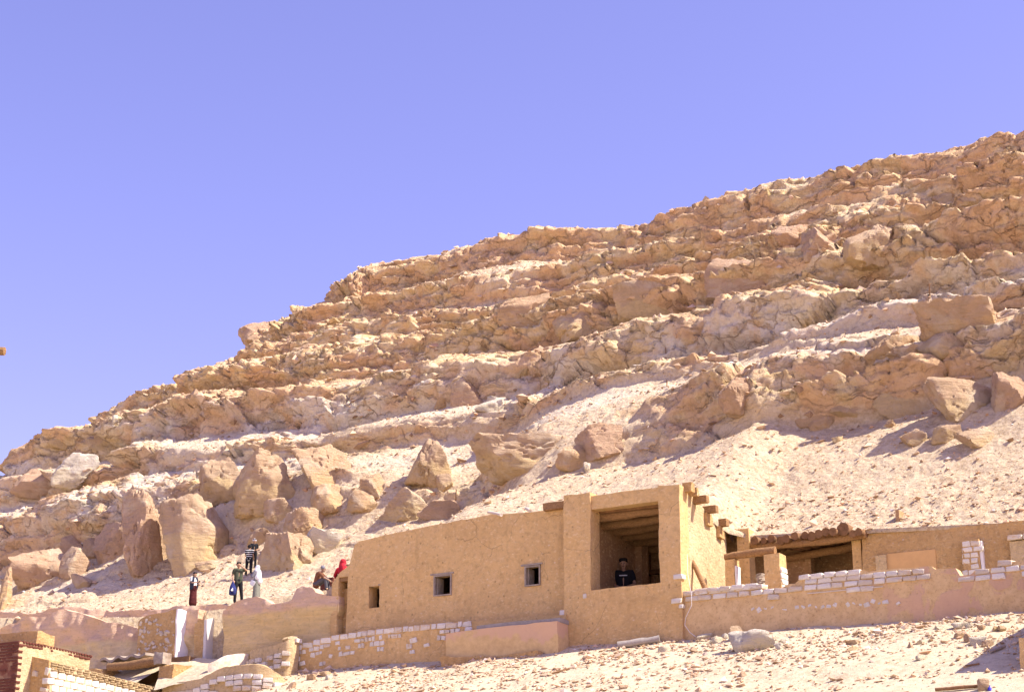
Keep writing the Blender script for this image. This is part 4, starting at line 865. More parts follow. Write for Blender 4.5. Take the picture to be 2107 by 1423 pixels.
def boulder(cx, cy, w, h, mat, label, seed, deep=0.8, front=False, tilt=0.0, group=None, sub=4, cat='boulder', sharp=16.0):
    p = hit(cx, min(cy + h * 0.42, 1422), front)
    yy = cy
    while p is None and yy < cy + 160: yy += 6; p = hit(cx, yy, front)
    if p is None: return None
    if yy > cy: cy = yy - h * 0.2
    dep = float(p @ np.array([0, CP, SP])); k = dep / F
    P, fcs = boulder_mesh(seed, sub, sharp=sharp)
    ww, hh_ = w * k * 1.10, h * k * 1.15; dd = deep * 0.5 * (ww + hh_)
    c = ray(cx, cy); c = c * (dep / float(c @ np.array([0, CP, SP]))) + np.array([0, (0.26 if cy > 850 else 0.40) * dd, -(0.05 if cy > 850 else 0.14) * hh_])
    P = P * np.array([ww, dd, hh_])
    ca, sa = math.cos(tilt), math.sin(tilt); x = P[:, 0] * ca - P[:, 2] * sa; z = P[:, 0] * sa + P[:, 2] * ca; P = np.stack([x, P[:, 1], z], -1)
    o = mesh_obj('boulder' if cat == 'boulder' else cat, P + c, fcs, M[mat], None, smooth=38, origin=c)
    return tag(o, label, cat, group)
B = [  # cx, cy, w, h, material, label
 (296, 1088, 92, 168, 'b_pink', 'tallest upright split boulder above the bench, left of the big yellow one'),
 (398, 1092, 126, 165, 'b_ochre', 'big rounded boulder with a yellow base above the bench'),
 (225, 1112, 90, 90, 'b_pink', 'pinkish slab boulder leaning between the stacked pair and the tall split boulder'),
 (80, 1162, 118, 84, 'b_pink', 'large low boulder with a yellow foot at the far left of the bench'),
 (150, 1122, 56, 50, 'b_pink', 'upper boulder of the stacked pair at the left of the bench'),
 (152, 1156, 58, 62, 'b_pink', 'lower boulder of the stacked pair at the left of the bench'),
 (190, 1126, 44, 48, 'b_orange', 'small orange boulder right beside the stacked pair'),
 (6, 1208, 22, 92, 'b_orange', 'orange rock cut off by the left edge of the picture'),
 (584, 1134, 108, 88, 'b_ochre', 'wide ochre boulder right behind the people on the bench'),
 (626, 1142, 42, 38, 'b_ochre', 'small round pitted boulder at the right foot of the wide ochre one'),
 (662, 1112, 72, 50, 'b_white', 'pale boulder right of the round pitted one'),
 (540, 1102, 62, 34, 'b_ochre', 'flat yellow boulder just above the man in the white cap'),
 (626, 1076, 92, 66, 'b_orange', 'blocky orange boulder above the wide ochre one'),
 (572, 1046, 64, 52, 'b_ochre', 'boulder left of and above the blocky orange one'),
 (682, 1020, 82, 62, 'b_orange', 'square-faced boulder below the big ledge blocks'),
 (770, 996, 56, 58, 'b_orange', 'upper of two smooth orange boulders'),
 (746, 1030, 62, 42, 'b_orange', 'lower of two smooth orange boulders'),
 (820, 1042, 112, 66, 'b_ochre', 'broad yellow boulder just above the left end of the house roof'),
 (908, 1048, 92, 42, 'b_pink', 'flat pinkish boulder just above the house roof'),
 (911, 990, 40, 36, 'b_ochre', 'small cube-like boulder alone on the sand above the house'),
 (664, 956, 104, 104, 'b_orange', 'large block with an orange shaded face, right half of the ledge pair'),
 (545, 992, 138, 130, 'b_ochre', 'largest ledge block, left half of the pair split by a dark crack'),
 (455, 985, 92, 90, 'b_ochre', 'cracked cream block left of the largest ledge block'),
 (1182, 940, 78, 52, 'b_orange', 'orange boulder on the scree above the portal'),
 (1206, 962, 16, 24, 'b_white', 'little upright stone right of the orange boulder above the portal'),
 (1236, 902, 92, 72, 'b_pink', 'leaning pink slab above the orange boulder'),
 (1065, 935, 190, 88, 'b_ochre', 'long dark-crusted block with yellow underside in mid slope'),
 (900, 950, 110, 92, 'b_ochre', 'rounded block left of the long dark-crusted one'),
 (968, 800, 96, 78, 'b_pink', 'rough brown boulder perched in the middle of the slope'),
 (1010, 826, 60, 36, 'b_white', 'pale slab at the right foot of the rough brown boulder'),
 (915, 815, 46, 42, 'b_orange', 'small orange boulder left of the rough brown one'),
 (1246, 738, 70, 62, 'b_white', 'chalky broken boulder standing on the white band'),
 (1040, 742, 92, 58, 'b_ochre', 'square boulder with a hollow face left of the chalky one'),
 (1080, 632, 108, 74, 'b_orange', 'smooth reddish fallen block under the upper ledges'),
 (1345, 602, 150, 84, 'b_ochre', 'arched boulder with a yellow hollow, left of two'),
 (1532, 560, 150, 88, 'b_pink', 'large arched boulder with a sharp crest, right of two'),
 (1215, 640, 140, 72, 'b_ochre', 'pitted boulder next to the reddish fallen block'),
 (1790, 482, 92, 92, 'b_ochre', 'rounded brown boulder near the top right'),
 (1700, 490, 90, 70, 'b_pink', 'crusted boulder left of the rounded brown one near the top'),
 (1950, 404, 58, 26, 'b_ochre', 'left one of two flat slabs near the summit'),
 (2008, 404, 58, 28, 'b_ochre', 'right one of two flat slabs near the summit'),
 (1985, 640, 180, 92, 'b_orange', 'huge smooth orange-faced boulder at the right'),
 (1845, 704, 112, 62, 'b_orange', 'orange boulder in front of the huge smooth one, left of two'),
 (1945, 700, 92, 54, 'b_ochre', 'ochre boulder in front of the huge smooth one, right of two'),
 (1870, 792, 132, 92, 'b_ochre', 'round dark-stained boulder above the right-hand scree'),
 (1995, 806, 152, 92, 'b_ochre', 'wide cracked boulder right of the dark-stained one'),
 (2086, 796, 70, 104, 'b_pink', 'boulder cut off by the right edge above the scree'),
 (1672, 832, 92, 58, 'b_orange', 'boulder with a pale base at the top of the scree fan'),
 (1748, 836, 70, 34, 'b_ochre', 'low ochre boulder right of the pale-based one'),
 (1545, 800, 120, 72, 'b_pink', 'pink banded outcrop boulder left of the scree fan'),
 (1692, 872, 56, 24, 'b_orange', 'flat reddish stone at the head of the scree'),
 (1882, 898, 58, 34, 'b_ochre', 'left stone of the small cluster on the scree'),
 (1948, 890, 60, 36, 'b_ochre', 'middle stone of the small cluster on the scree'),
 (2012, 898, 72, 40, 'b_ochre', 'right stone of the small cluster on the scree'),
 (1838, 872, 28, 16, 'b_orange', 'small orange stone above the cluster on the scree'),
 (1724, 903, 24, 11, 'b_ochre', 'tiny flat ochre stone alone in the middle of the scree'),
 (1650, 470, 110, 60, 'b_pink', 'block jutting out under the upper cliff at the right'),
 (136, 902, 84, 40, 'b_ochre', 'dark boulder on the left skyline'),
 (222, 910, 108, 48, 'b_ochre', 'overhanging boulder right of the dark one on the left skyline'),
 (158, 966, 88, 72, 'b_white', 'boulder with a broad white face below the left skyline'),
 (70, 990, 90, 60, 'b_pink', 'brown outcrop boulder at the left edge under the skyline'),
 (236, 861, 14, 18, 'b_white', 'tiny pale cairn stone standing on the left skyline'),
 (395, 1133, 46, 28, 'b_orange', 'small orange stone at the foot of the big yellow-based boulder'),
 (418, 1110, 34, 24, 'b_white', 'pale stone above the small orange one beside the big boulder'),
 (434, 1161, 62, 20, 'b_ochre', 'flat slab on the bench between the big boulder and the people'),
 (164, 1196, 48, 30, 'b_ochre', 'small ochre boulder in the shade on the bench path'),
 (535, 655, 90, 45, 'b_pink', 'knobbly boulder at the step in the skyline'),
]
for i, (cx, cy, w, h, mt, lb) in enumerate(B):
    boulder(cx, cy, w, h, mt, lb, 500 + i, sub=5 if w * h > 6000 else 4, tilt=0.25 * math.sin(i * 2.3), sharp=44 if i % 3 else 26)
# loose stones in front of the walls
FG = [(1550, 1316, 84, 50, 'b_white', 'large pale rounded boulder lying in front of the block wall'),
 (1518, 1302, 30, 32, 'b_ochre', 'pointed stone against the left side of the large pale boulder'),
 (1452, 1309, 34, 14, 'b_white', 'white squared stone at the foot of the wall, left of the pointed one'),
 (1474, 1315, 26, 16, 'b_white', 'white stone between the squared one and the pointed one'),
 (1491, 1308, 16, 13, 'b_white', 'small round white stone near the pointed one'),
 (1618, 1316, 26, 12, 'b_white', 'flat white block right of the large pale boulder'),
 (1602, 1328, 18, 16, 'b_white', 'small stone at the right foot of the large pale boulder'),
 (1368, 1334, 26, 14, 'b_white', 'white stone alone on the sand before the portal'),
 (1530, 1385, 16, 12, 'b_pink', 'dark pebble low in the sunlit sand'),
 (1283, 1412, 18, 10, 'b_orange', 'orange shard at the bottom of the sunlit sand'),
 (1755, 1320, 30, 12, 'b_orange', 'brown stone in the pebble patch left of centre sand'),
 (1757, 1332, 24, 10, 'b_ochre', 'yellowish stone in the pebble patch'),
 (1940, 1288, 28, 11, 'b_white', 'long white block at the wall foot, left of the pair'),
 (1978, 1286, 36, 12, 'b_white', 'long grey-white block leaning at the wall foot'),
 (1994, 1286, 14, 12, 'b_white', 'round pale stone ending the row of blocks'),
 (2020, 1290, 18, 13, 'b_orange', 'orange stone right of the white blocks'),
 (2049, 1292, 12, 13, 'b_ochre', 'left of two ochre stones near the shadow edge'),
 (2064, 1292, 16, 15, 'b_ochre', 'right of two ochre stones near the shadow edge'),
 (1975, 1306, 22, 12, 'b_ochre', 'ochre stone at the head of the stone row'),
 (1993, 1312, 18, 19, 'b_pink', 'pinkish upright stone in the stone row'),
 (2014, 1318, 30, 20, 'b_white', 'big cream stone in the stone row'),
 (2034, 1322, 22, 14, 'b_pink', 'last pink stone of the row, at the shadow edge'),
 (1897, 1351, 22, 13, 'b_white', 'white wedge of stone in the open sand'),
 (1893, 1320, 14, 11, 'b_white', 'small pale stone above the white wedge'),
 (2024, 1408, 24, 26, 'b_ochre', 'upright ochre shard in the shadow at lower right'),
 (640, 1392, 18, 14, 'b_orange', 'rounded brown stone in rubble by the footing'),
 (668, 1385, 24, 12, 'b_orange', 'orange stone in rubble by the footing'),
 (676, 1392, 14, 12, 'b_white', 'white stone in rubble by the footing'),
 (790, 1352, 24, 9, 'b_orange', 'flat orange stone at the foot of the footing wall'),
 (598, 1408, 20, 16, 'b_pink', 'dusty stone at the corner of the curved wall')]
for i, (cx, cy, w, h, mt, lb) in enumerate(FG):
    boulder(cx, cy, w, h, mt, lb, 700 + i, front=True, sub=4 if w > 40 else 3, cat='boulder' if w > 60 else 'stone', sharp=6 if w > 60 else 24, deep=0.95 if w > 60 else 0.8)
# pebbles nobody could count: one mesh on the scree, one on the sand
octv_ = np.array([[1, 0, 0], [-1, 0, 0], [0, 1, 0], [0, -1, 0], [0, 0, 1], [0, 0, -1]], float)
octf_ = np.array([[0, 2, 4], [2, 1, 4], [1, 3, 4], [3, 0, 4], [2, 0, 5], [1, 2, 5], [3, 1, 5], [0, 3, 5]])
def pebbles(name, C, S, mat, label):
    n_ = len(C); g = np.random.default_rng(len(C)); jit = 1 + 0.45 * g.uniform(-1, 1, (n_, 6, 1)); ang = g.uniform(0, 6.28, n_)
    v = octv_[None] * jit * (S[:, None, None] * np.stack([g.uniform(.7, 1.5, n_), g.uniform(.7, 1.3, n_), g.uniform(.4, .9, n_)], -1)[:, None, :])
    c_, s_ = np.cos(ang)[:, None], np.sin(ang)[:, None]
    v = np.stack([v[..., 0] * c_ - v[..., 1] * s_, v[..., 0] * s_ + v[..., 1] * c_, v[..., 2] + 0.25 * v[..., 0]], -1) + C[:, None, :]
    f = (octf_[None] + 6 * np.arange(n_)[:, None, None]).reshape(-1, 3)
    o = mesh_obj(name, v.reshape(-1, 3), f, mat); return tag(o, label, kind='stuff')
m, nt, b = new_mat('scattered_pebbles'); M['peb'] = m
geo = N(nt, 'ShaderNodeNewGeometry')
nt.links.new(ramp(nt, geo.outputs['Random Per Island'], [(0.0, (0.30, 0.195, 0.12)), (0.35, (0.50, 0.345, 0.22)), (0.7, (0.62, 0.47, 0.32)), (0.93, (0.58, 0.36, 0.22)), (1.0, (0.78, 0.70, 0.60))]), b.inputs['Base Color'])
g = np.random.default_rng(3)
nv_ = hv.reshape(-1, 3); rw = rock.ravel(); idx_ = np.nonzero(rw < 0.3)[0]; pick = g.choice(idx_, 32000)
Cp = nv_[pick] + g.normal(0, 0.05, (len(pick), 3)) * np.array([1, 1, 0.2]); Sp = np.clip(g.lognormal(-3.55, 0.55, len(pick)), 0.015, 0.2)
pebbles('scree_stones', Cp, Sp, M['peb'], 'loose stones scattered over the scree slopes')
idx_ = np.nonzero((rw >= 0.3) & (rw < 0.95))[0]; pick = g.choice(idx_, 7000); Cp = nv_[pick]; Sp = np.clip(g.lognormal(-2.5, 0.5, len(pick)), 0.04, 0.36)
pebbles('ledge_rubble', Cp, Sp, M['peb'], 'rubble lying on the rock ledges')
gu_ = g.uniform(-34, -6, 9000); gv2 = 41.3 - np.abs(g.normal(0, 3.2, 9000)); okp = (gv2 > 33)
clump = fbm(gu_ * 0.5, gv2 * 0.7, 0 * gu_, 3, 77) > -0.12; okp &= clump | (g.random(9000) < 0.35); gu_, gv2 = gu_[okp], gv2[okp]
Cp = gu_[:, None] * U + gv2[:, None] * V + (ground_z(gu_, gv2) + 0.01)[:, None] * Zv; Sp = np.clip(g.lognormal(-3.45, 0.55, len(gu_)), 0.012, 0.13)
pebbles('sand_pebbles', Cp, Sp, M['peb'], 'pebbles and chips strewn over the sunlit sand')
# ------------------------------------------------------------------ odd things lying about
def lying(name, x0, y0, x1, y1, r_, mat, label, cat, lift=0.02, wob=0.06, seg=8):
    a, b_ = hit(x0, y0, True), hit(x1, y1, True); up_ = np.array([0, 0, r_ * 0.8 + lift])
    o = log(name, a + up_, b_ + up_, r_, r_, M[mat], None, 0, seg, wob, origin=a); return tag(o, label, cat)
lying('drain_pipe', 1272, 1334, 1358, 1321, 0.09, 'grey_plaster', 'half-buried grey pipe lying at the foot of the portal', 'pipe')
lying('stick', 1135, 1388, 1172, 1378, 0.025, 'wood_dark', 'short brown stick on the sand left of the portal', 'stick')
lying('stick', 1986, 1373, 2016, 1368, 0.02, 'wood_dark', 'thin curved stick on the sand before the broad shadow', 'stick')
lying('stick', 2038, 1345, 2068, 1333, 0.035, 'wood_grey', 'pale plank stick lying in the broad shadow', 'stick')
lying('beam', 1925, 1423, 2030, 1414, 0.035, 'wood_dark', 'dark beam half buried at the bottom right', 'beam')
p = hit(2036, 1420, True); k = float(p @ np.array([0, CP, SP])) / F
vs_, fs = tube([p + np.array([0, 0, 0.0]), p + np.array([0.01, 0, 6 * k]), p + np.array([0.012, 0, 8 * k]), p + np.array([0.013, 0, 11 * k])], [4 * k, 4 * k, 1.6 * k, 1.6 * k], 10)
M['blueplastic'] = simple_mat('blue_plastic', (0.06, 0.05, 0.45), 0.1, 5, 0, 0.3, spec=0.5)
tag(mesh_obj('bottle', vs_, fs, M['blueplastic'], None, smooth=50, origin=p), 'small blue plastic bottle at the bottom right corner', 'bottle')
for x, y, hp in ((1370, 735, 22), (938, 1024, 18), (1913, 606, 24), (1372, 795, 14)):
    p = hit(x, y); k = float(p @ np.array([0, CP, SP])) / F
    vs_, fs = tube([p - np.array([0, 0, 0.1]), p + np.array([0.01, 0, hp * k])], 0.022, 6)
    tag(mesh_obj('iron_rod', vs_, fs, M['wood_dark'], None, origin=p), {735: 'thin iron rod standing in mid slope above the scree', 1024: 'thin iron rod just above the roof of the house', 606: 'thin iron rod under the upper right boulders', 795: 'lowest thin iron rod on the middle slope'}[y], 'rod')
# timber post with a cross beam, standing just outside the left edge; only the beam's tip shows
pb = ray(0, 722); pb = pb * (14.0 / pb[1]); gz = float(ground_z(np.array([(pb + np.array([-1.2, 0, 0])) @ U]), np.array([(pb + np.array([-1.2, 0, 0])) @ V]))[0])
aw = empty('beam_post', (pb[0] - 1.2, pb[1], gz), 'weathered beam tip poking into the sky at the left edge', 'post')
log('post', (pb[0] - 1.2, pb[1], gz - 0.3), (pb[0] - 1.15, pb[1], pb[2] + 0.15), 0.11, 0.10, M['wood'], aw)
log('cross_beam', (pb[0] - 2.2, pb[1] + 0.1, pb[2] + 0.10), (pb[0] + 0.045, pb[1], pb[2] - 0.005), 0.05, 0.035, M['wood'], aw, 0, 10)
# ------------------------------------------------------------------ people
SK = simple_mat('skin', (0.40, 0.235, 0.15), 0.05, 6, 0, 0.6, spec=0.3)
def cloth(name, col, var=0.12): return simple_mat('cloth_' + name, col, var, 14, 0.3, 0.9)
CL = {'black': cloth('black', (0.018, 0.018, 0.022)), 'navy': cloth('navy', (0.03, 0.035, 0.06)), 'maroon': cloth('maroon', (0.10, 0.022, 0.022), 0.3), 'white': cloth('white', (0.72, 0.72, 0.74), 0.06),
      'olive': cloth('olive', (0.075, 0.085, 0.055)), 'greygreen': cloth('grey_green', (0.20, 0.20, 0.165)), 'darkgrey': cloth('dark_grey', (0.10, 0.095, 0.11)), 'brown': cloth('brown', (0.20, 0.085, 0.045)),
      'rust': cloth('rust', (0.36, 0.15, 0.075)), 'red': cloth('red', (0.55, 0.03, 0.045)), 'grey': cloth('grey', (0.22, 0.21, 0.24)), 'blue': cloth('blue_bag', (0.04, 0.05, 0.19), 0.3)}
HAIR = simple_mat('black_hair', (0.015, 0.012, 0.011), 0.1, 20, 0.3, 0.6)
DARK = simple_mat('dark_detail', (0.02, 0.015, 0.015), 0.0, 5, 0, 0.5)
m, nt, b = new_mat('striped_shirt'); M['stripe'] = m; co = coords(nt); sep = N(nt, 'ShaderNodeSeparateXYZ'); nt.links.new(co, sep.inputs[0])
wv = math_n(nt, 'FRACT', math_n(nt, 'MULTIPLY', sep.outputs[2], 8.5)); nt.links.new(mixc(nt, ramp(nt, wv, [(0.66, 0.0), (0.70, 1.0)]), (0.02, 0.022, 0.022), (0.65, 0.65, 0.63)), b.inputs['Base Color'])
def blob(tubes, voxel, smooth=3):
    """one continuous surface grown round a set of tapered limbs: [(points, radii)]"""
    vs_, fs = [], []
    for pts, rad in tubes:
        pts = [np.array(p, float) for p in pts]; rad = list(np.broadcast_to(np.asarray(rad, float), (len(pts),)))
        if len(pts) == 1: pts = [pts[0] - [0, 0, rad[0] * 0.01], pts[0] + [0, 0, rad[0] * 0.01]]; rad = [rad[0]] * 2
        P, R_ = [], []
        for i in range(len(pts) - 1):
            for t in np.linspace(0, 1, 5)[(0 if i == 0 else 1):]: P.append(pts[i] * (1 - t) + pts[i + 1] * t); R_.append(rad[i] * (1 - t) + rad[i + 1] * t)
        d0 = P[0] - P[1]; d0 /= np.linalg.norm(d0) + 1e-9; d1 = P[-1] - P[-2]; d1 /= np.linalg.norm(d1) + 1e-9
        cap0 = [(P[0] + d0 * R_[0] * math.sin(a), R_[0] * math.cos(a)) for a in (1.45, 1.0, 0.5)]; cap1 = [(P[-1] + d1 * R_[-1] * math.sin(a), R_[-1] * math.cos(a)) for a in (0.5, 1.0, 1.45)]
        P = [c[0] for c in cap0] + P + [c[0] for c in cap1]; R_ = [c[1] for c in cap0] + R_ + [c[1] for c in cap1]
        v, f = tube(P, R_, 12); b0 = sum(len(x) for x in vs_); vs_.append(v); fs += [[b0 + k for k in q_] for q_ in f]
    me = bpy.data.meshes.new('tmp'); me.from_pydata(np.vstack(vs_).tolist(), [], fs); o = bpy.data.objects.new('tmp', me); coll.objects.link(o)
    r_ = o.modifiers.new('r', 'REMESH'); r_.mode = 'VOXEL'; r_.voxel_size = voxel; s_ = o.modifiers.new('s', 'SMOOTH'); s_.factor = 0.5; s_.iterations = smooth
    out = bpy.data.meshes.new_from_object(o.evaluated_get(bpy.context.evaluated_depsgraph_get())); bpy.data.objects.remove(o); return out
def person(base, face, H, label, pose=None, top='black', legs='black', hair=True, hijab=None, hat=None, skirt=None, shawl=None, sleeve=0.55, group=None, feet=True):
    """face: direction the person looks at in the ground plane (world angle). Joints in metres for a 1.7 m figure, x right, y forward"""
    J = dict(pel=(0, 0, .94), che=(0, 0, 1.24), nec=(0, .0, 1.44), hea=(0, .025, 1.585), shl=(-.175, 0, 1.39), shr=(.175, 0, 1.39), ell=(-.235, -.02, 1.12), elr=(.235, -.02, 1.12), wrl=(-.23, .06, .88), wrr=(.23, .06, .88),
             hil=(-.09, 0, .90), hir=(.09, 0, .90), knl=(-.105, .02, .49), knr=(.105, .02, .49), anl=(-.11, -.01, .08), anr=(.11, -.01, .08))
    J.update(pose or {}); J = {k: np.array(v, float) for k, v in J.items()}
    root = empty('person', base, label, 'person', group); k = H / 1.7
    root.rotation_euler = (0, 0, face - math.pi / 2); root.scale = (k, k, k)
    def part(name, me, mat):
        me.materials.clear(); me.materials.append(mat); me.polygons.foreach_set('use_smooth', [True] * len(me.polygons)); o = bpy.data.objects.new(name, me); coll.objects.link(o); o.parent = root; return o
    fwd = J['hea'] - J['nec']
    body = [([J['pel'], J['che'], J['nec']], [.10, .10, .05]), ([J['nec'], J['hea'] + [0, -.01, -.03]], [.05, .052]), ([J['hea'] + [0, -.012, .03]], [.092]), ([J['hea'] + [0, .012, -.045], J['hea'] + [0, .03, -.075]], [.066, .045]),
            ([J['hea'] + [0, .092, -.005], J['hea'] + [0, .108, -.03]], [.012, .016])]
    for s_, e, w_, h_, kn, an in (('l', 'ell', 'wrl', 'hil', 'knl', 'anl'), ('r', 'elr', 'wrr', 'hir', 'knr', 'anr')):
        sg = -1 if s_ == 'l' else 1; S = J['sh' + s_]
        body += [([J['hea'] + [sg * .094, -.01, -.005], J['hea'] + [sg * .098, -.015, .02]], [.016, .018])]
        body += [([J['che'] + [0, 0, .12], S, J[e], J[w_]], [.06, .05, .038, .027]), ([J['pel'], J[h_], J[kn], J[an]], [.09, .075, .052, .037]), ([J[an] + [0, -.03, -.04], J[an] + [0, .07, -.05], J[an] + [0, .14, -.058]], [.036, .034, .024])]
        d = J[w_] - J[e]; d /= np.linalg.norm(d); ac = np.cross(d, [0, 1, 0.2]); ac /= np.linalg.norm(ac) + 1e-9; bd = np.cross(d, ac) * sg
        pm = J[w_] + d * .075; body += [([J[w_], pm], [.028, .034])]
        for q_, (off, ln) in enumerate(((-.027, .068), (-.009, .080), (.009, .076), (.026, .060))):
            r0 = pm + ac * off; body += [([r0, r0 + d * ln * .5 + bd * .004, r0 + d * ln + bd * .022], [.0095, .009, .008])]
        body += [([J[w_] + d * .025 - ac * .026, J[w_] + d * .055 - ac * .052, J[w_] + d * .095 - ac * .055], [.012, .011, .009])]
    part('body', blob(body, .0105, 2), SK)
    sl = []
    for s_, e in (('l', 'ell'), ('r', 'elr')):
        S = J['sh' + s_]; sl += [([J['che'] + [0, 0, .13], S, S * (1 - sleeve * 1.5 / 1.5) + J[e] * sleeve], [.075, .076, .066])]
        if sleeve >= 1: sl += [([J[e], J['wr' + s_]], [.06, .042])]
    bdir = J['che'] - J['pel']
    tor = [([J['pel'] + [-.055, 0, -.06], J['che'] + [-.075, 0, .06]], [.118, .112]), ([J['pel'] + [.055, 0, -.06], J['che'] + [.075, 0, .06]], [.118, .112]), ([J['che'] + [-.09, 0, .1], J['che'] + [.09, 0, .1]], [.09, .09])]
    shirt = part('shirt', blob(tor + sl, .016, 4), M['stripe'] if top == 'stripe' else CL[top])
    if legs:
        lg = [([J['pel'] + [-.05, 0, 0], J['pel'] + [.05, 0, 0]], [.122, .122])]
        for s_ in 'lr': lg += [([J['hi' + s_], J['kn' + s_], J['an' + s_] + [0, 0, .0]], [.108, .075, .062])]
        part('trousers', blob(lg, .015, 3), CL[legs])
    if skirt:
        zb = .05; sk = [([J['pel'] + [sg * .05, 0, .06], np.array([sg * .075, 0, zb + .12])], [.125, .145]) for sg in (-1, 1)] + [([J['pel'] + [0, 0, .05], np.array([0, 0.03, zb + .14])], [.13, .15])]
        part('skirt', blob(sk, .018, 4), CL[skirt])
    if feet:
        part('shoes', blob([([J['an' + s_] + [0, -.03, -.035], J['an' + s_] + [0, .06, -.045], J['an' + s_] + [0, .15, -.052]], [.044, .042, .032]) for s_ in 'lr'], .013, 2), DARK)
    if hair: part('hair', blob([([J['hea'] + [0, -.03, .045]], [.098]), ([J['hea'] + [-.05, .03, .09], J['hea'] + [.05, .03, .09]], [.05, .05]), ([J['hea'] + [0, -.06, -.01]], [.07])], .013, 2), HAIR)
    if hijab:
        hj = [([J['hea'] + [0, -.035, .03]], [.112]), ([J['hea'] + [0, -.04, -.05], J['nec'] + [0, -.02, -.02]], [.10, .12]), ([J['nec'] + [0, 0.0, -.06], J['che'] + [0, -.03, -.12]], [.15, .19])]
        hj += [([J['hea'] + [sg * .05, -.01, .01], J['nec'] + [sg * .07, .03, -.03]], [.07, .09]) for sg in (-1, 1)]
        hj += [([J['nec'] + [0, -.06, -.05], J['pel'] + [0.03, -.12, .0]], [.13, .13])]
        part('head_scarf', blob(hj, .015, 4), CL[hijab])
    if hat: part('hat', blob([([J['hea'] + [0, -.02, .075]], [.096]), ([J['hea'] + [-.04, -.01, .06], J['hea'] + [.04, -.01, .06]], [.085, .085])], .013, 2), CL[hat])
    if shawl:
        sw = [([J['che'] + [sg * .12, .03, .14], J['che'] + [sg * .17, .04, -.10], J['pel'] + [sg * .15, .02, -.05]], [.095, .105, .085]) for sg in (-1, 1)] + [([J['che'] + [-.1, -.09, .13], J['che'] + [.1, -.09, .13]], [.08, .08]), ([J['che'] + [0, -.11, .1], J['pel'] + [0, -.12, -.1]], [.12, .1])]
        part('shawl', blob(sw, .016, 4), CL[shawl])
    if not hijab or True:
        for sg in (-1, 1):
            v, f = tube([J['hea'] + [sg * .034, .080, .012], J['hea'] + [sg * .034, .090, .012]], [.011, .008], 8); eo = mesh_obj('eye', v, f, DARK); eo.parent = root
        v, f = tube([J['hea'] + [-.022, .076, -.058], J['hea'] + [0, .084, -.058], J['hea'] + [.022, .076, -.058]], [.006, .008, .006], 6); eo = mesh_obj('mouth', v, f, CL['maroon']); eo.parent = root
    return root, J, k
def spot(x, y, dv=0.0):
    p = hit(x, y); return p
def place(x, ytop, yfoot, v=None):
    """feet on the hill; height from the pixel span at that distance"""
    p = hit(x, yfoot); dep = float(p @ np.array([0, CP, SP])); return p, (yfoot - ytop) * dep / F / math.cos(math.radians(10))
def local(root, k, pt):
    a = root.rotation_euler[2]; x, y, z = np.array(pt) * k
    return np.array(root.location) + np.array([x * math.cos(a) - y * math.sin(a), x * math.sin(a) + y * math.cos(a), z])
RIGHT, LEFT, AWAY, NEAR = 0.0, math.pi, math.pi / 2, -math.pi / 2
p, H = place(396, 1177, 1248)
r1, J1, k1 = person(p, -0.55, H, 'youth in a dark shawl, white shirt and maroon wrap skirt looking at a phone', dict(hea=(0, .05, 1.565), elr=(.24, .05, 1.14), wrr=(.10, .30, 1.16), ell=(-.24, .0, 1.13), wrl=(-.06, .25, 1.08)), 'white', None, skirt='maroon', shawl='navy')
def held(name, root, k, pt, size, mat, label, cat, rot=0.0):
    c = local(root, k, pt); bm = bmesh.new(); bmesh.ops.create_cube(bm, size=1.0); bmesh.ops.bevel(bm, geom=list(bm.edges), offset=0.12, segments=2, affect='EDGES'); me = bpy.data.meshes.new(name); bm.to_mesh(me); bm.free(); me.materials.append(mat)
    o = inst(name, me, None, c, (0.5, 0, root.rotation_euler[2] + rot), tuple(np.array(size) * k)); return tag(o, label, cat)
held('phone', r1, k1, (.07, .40, 1.19), (.075, .15, .012), DARK, 'dark phone in the hand of the youth in the maroon skirt', 'phone')
p, H = place(488, 1157, 1240)
r2, J2, k2 = person(p, -1.15, H, 'young man in an olive shirt shading his face with one hand', dict(hea=(0.02, .03, 1.58), ell=(-.30, .16, 1.36), wrl=(-.04, .20, 1.52), elr=(.26, -.03, 1.13), wrr=(.24, .10, .92), knl=(-.14, .03, .49), anl=(-.20, .0, .08)), 'olive', 'black')
# carrier bag hanging from his right hand
c = local(r2, k2, (.26, .14, .55)); g3 = []
vs_, fs = tube([c + np.array([0, 0, z]) * k2 for z in (-.26, -.22, -.05, .12, .25, .33)], np.array([.09, .14, .155, .11, .05, .02]) * k2, 14, 0.12, 2)
bag = mesh_obj('carrier_bag', vs_, fs, CL['blue'], None, smooth=60, origin=c); tag(bag, 'blue and white carrier bag hanging beside the man in the olive shirt', 'bag')
vs2, fs2 = tube([c + np.array([.0, -.10, -.12]) * k2, c + np.array([.0, -.165, -.08]) * k2, c + np.array([.02, -.15, .02]) * k2], np.array([.03, .05, .02]) * k2, 10); mesh_obj('white_print', vs2, fs2, CL['white'], bag, smooth=60)
p, H = place(527, 1163, 1238)
r3, J3, k3 = person(p, 2.6, H, 'woman in a long white head scarf and grey-green dress', dict(hea=(0, .03, 1.58), ell=(-.24, .1, 1.15), wrl=(-.12, .26, 1.28), elr=(.24, .08, 1.15), wrr=(.12, .28, 1.25)), 'grey', None, hair=False, hijab='white', skirt='greygreen', sleeve=1.0)
held('shoulder_bag', r3, k3, (-.17, .10, .86), (.12, .26, .24), CL['white'], 'white shoulder bag at the hip of the woman in the white scarf', 'bag')
p, H = place(511, 1125, 1183)
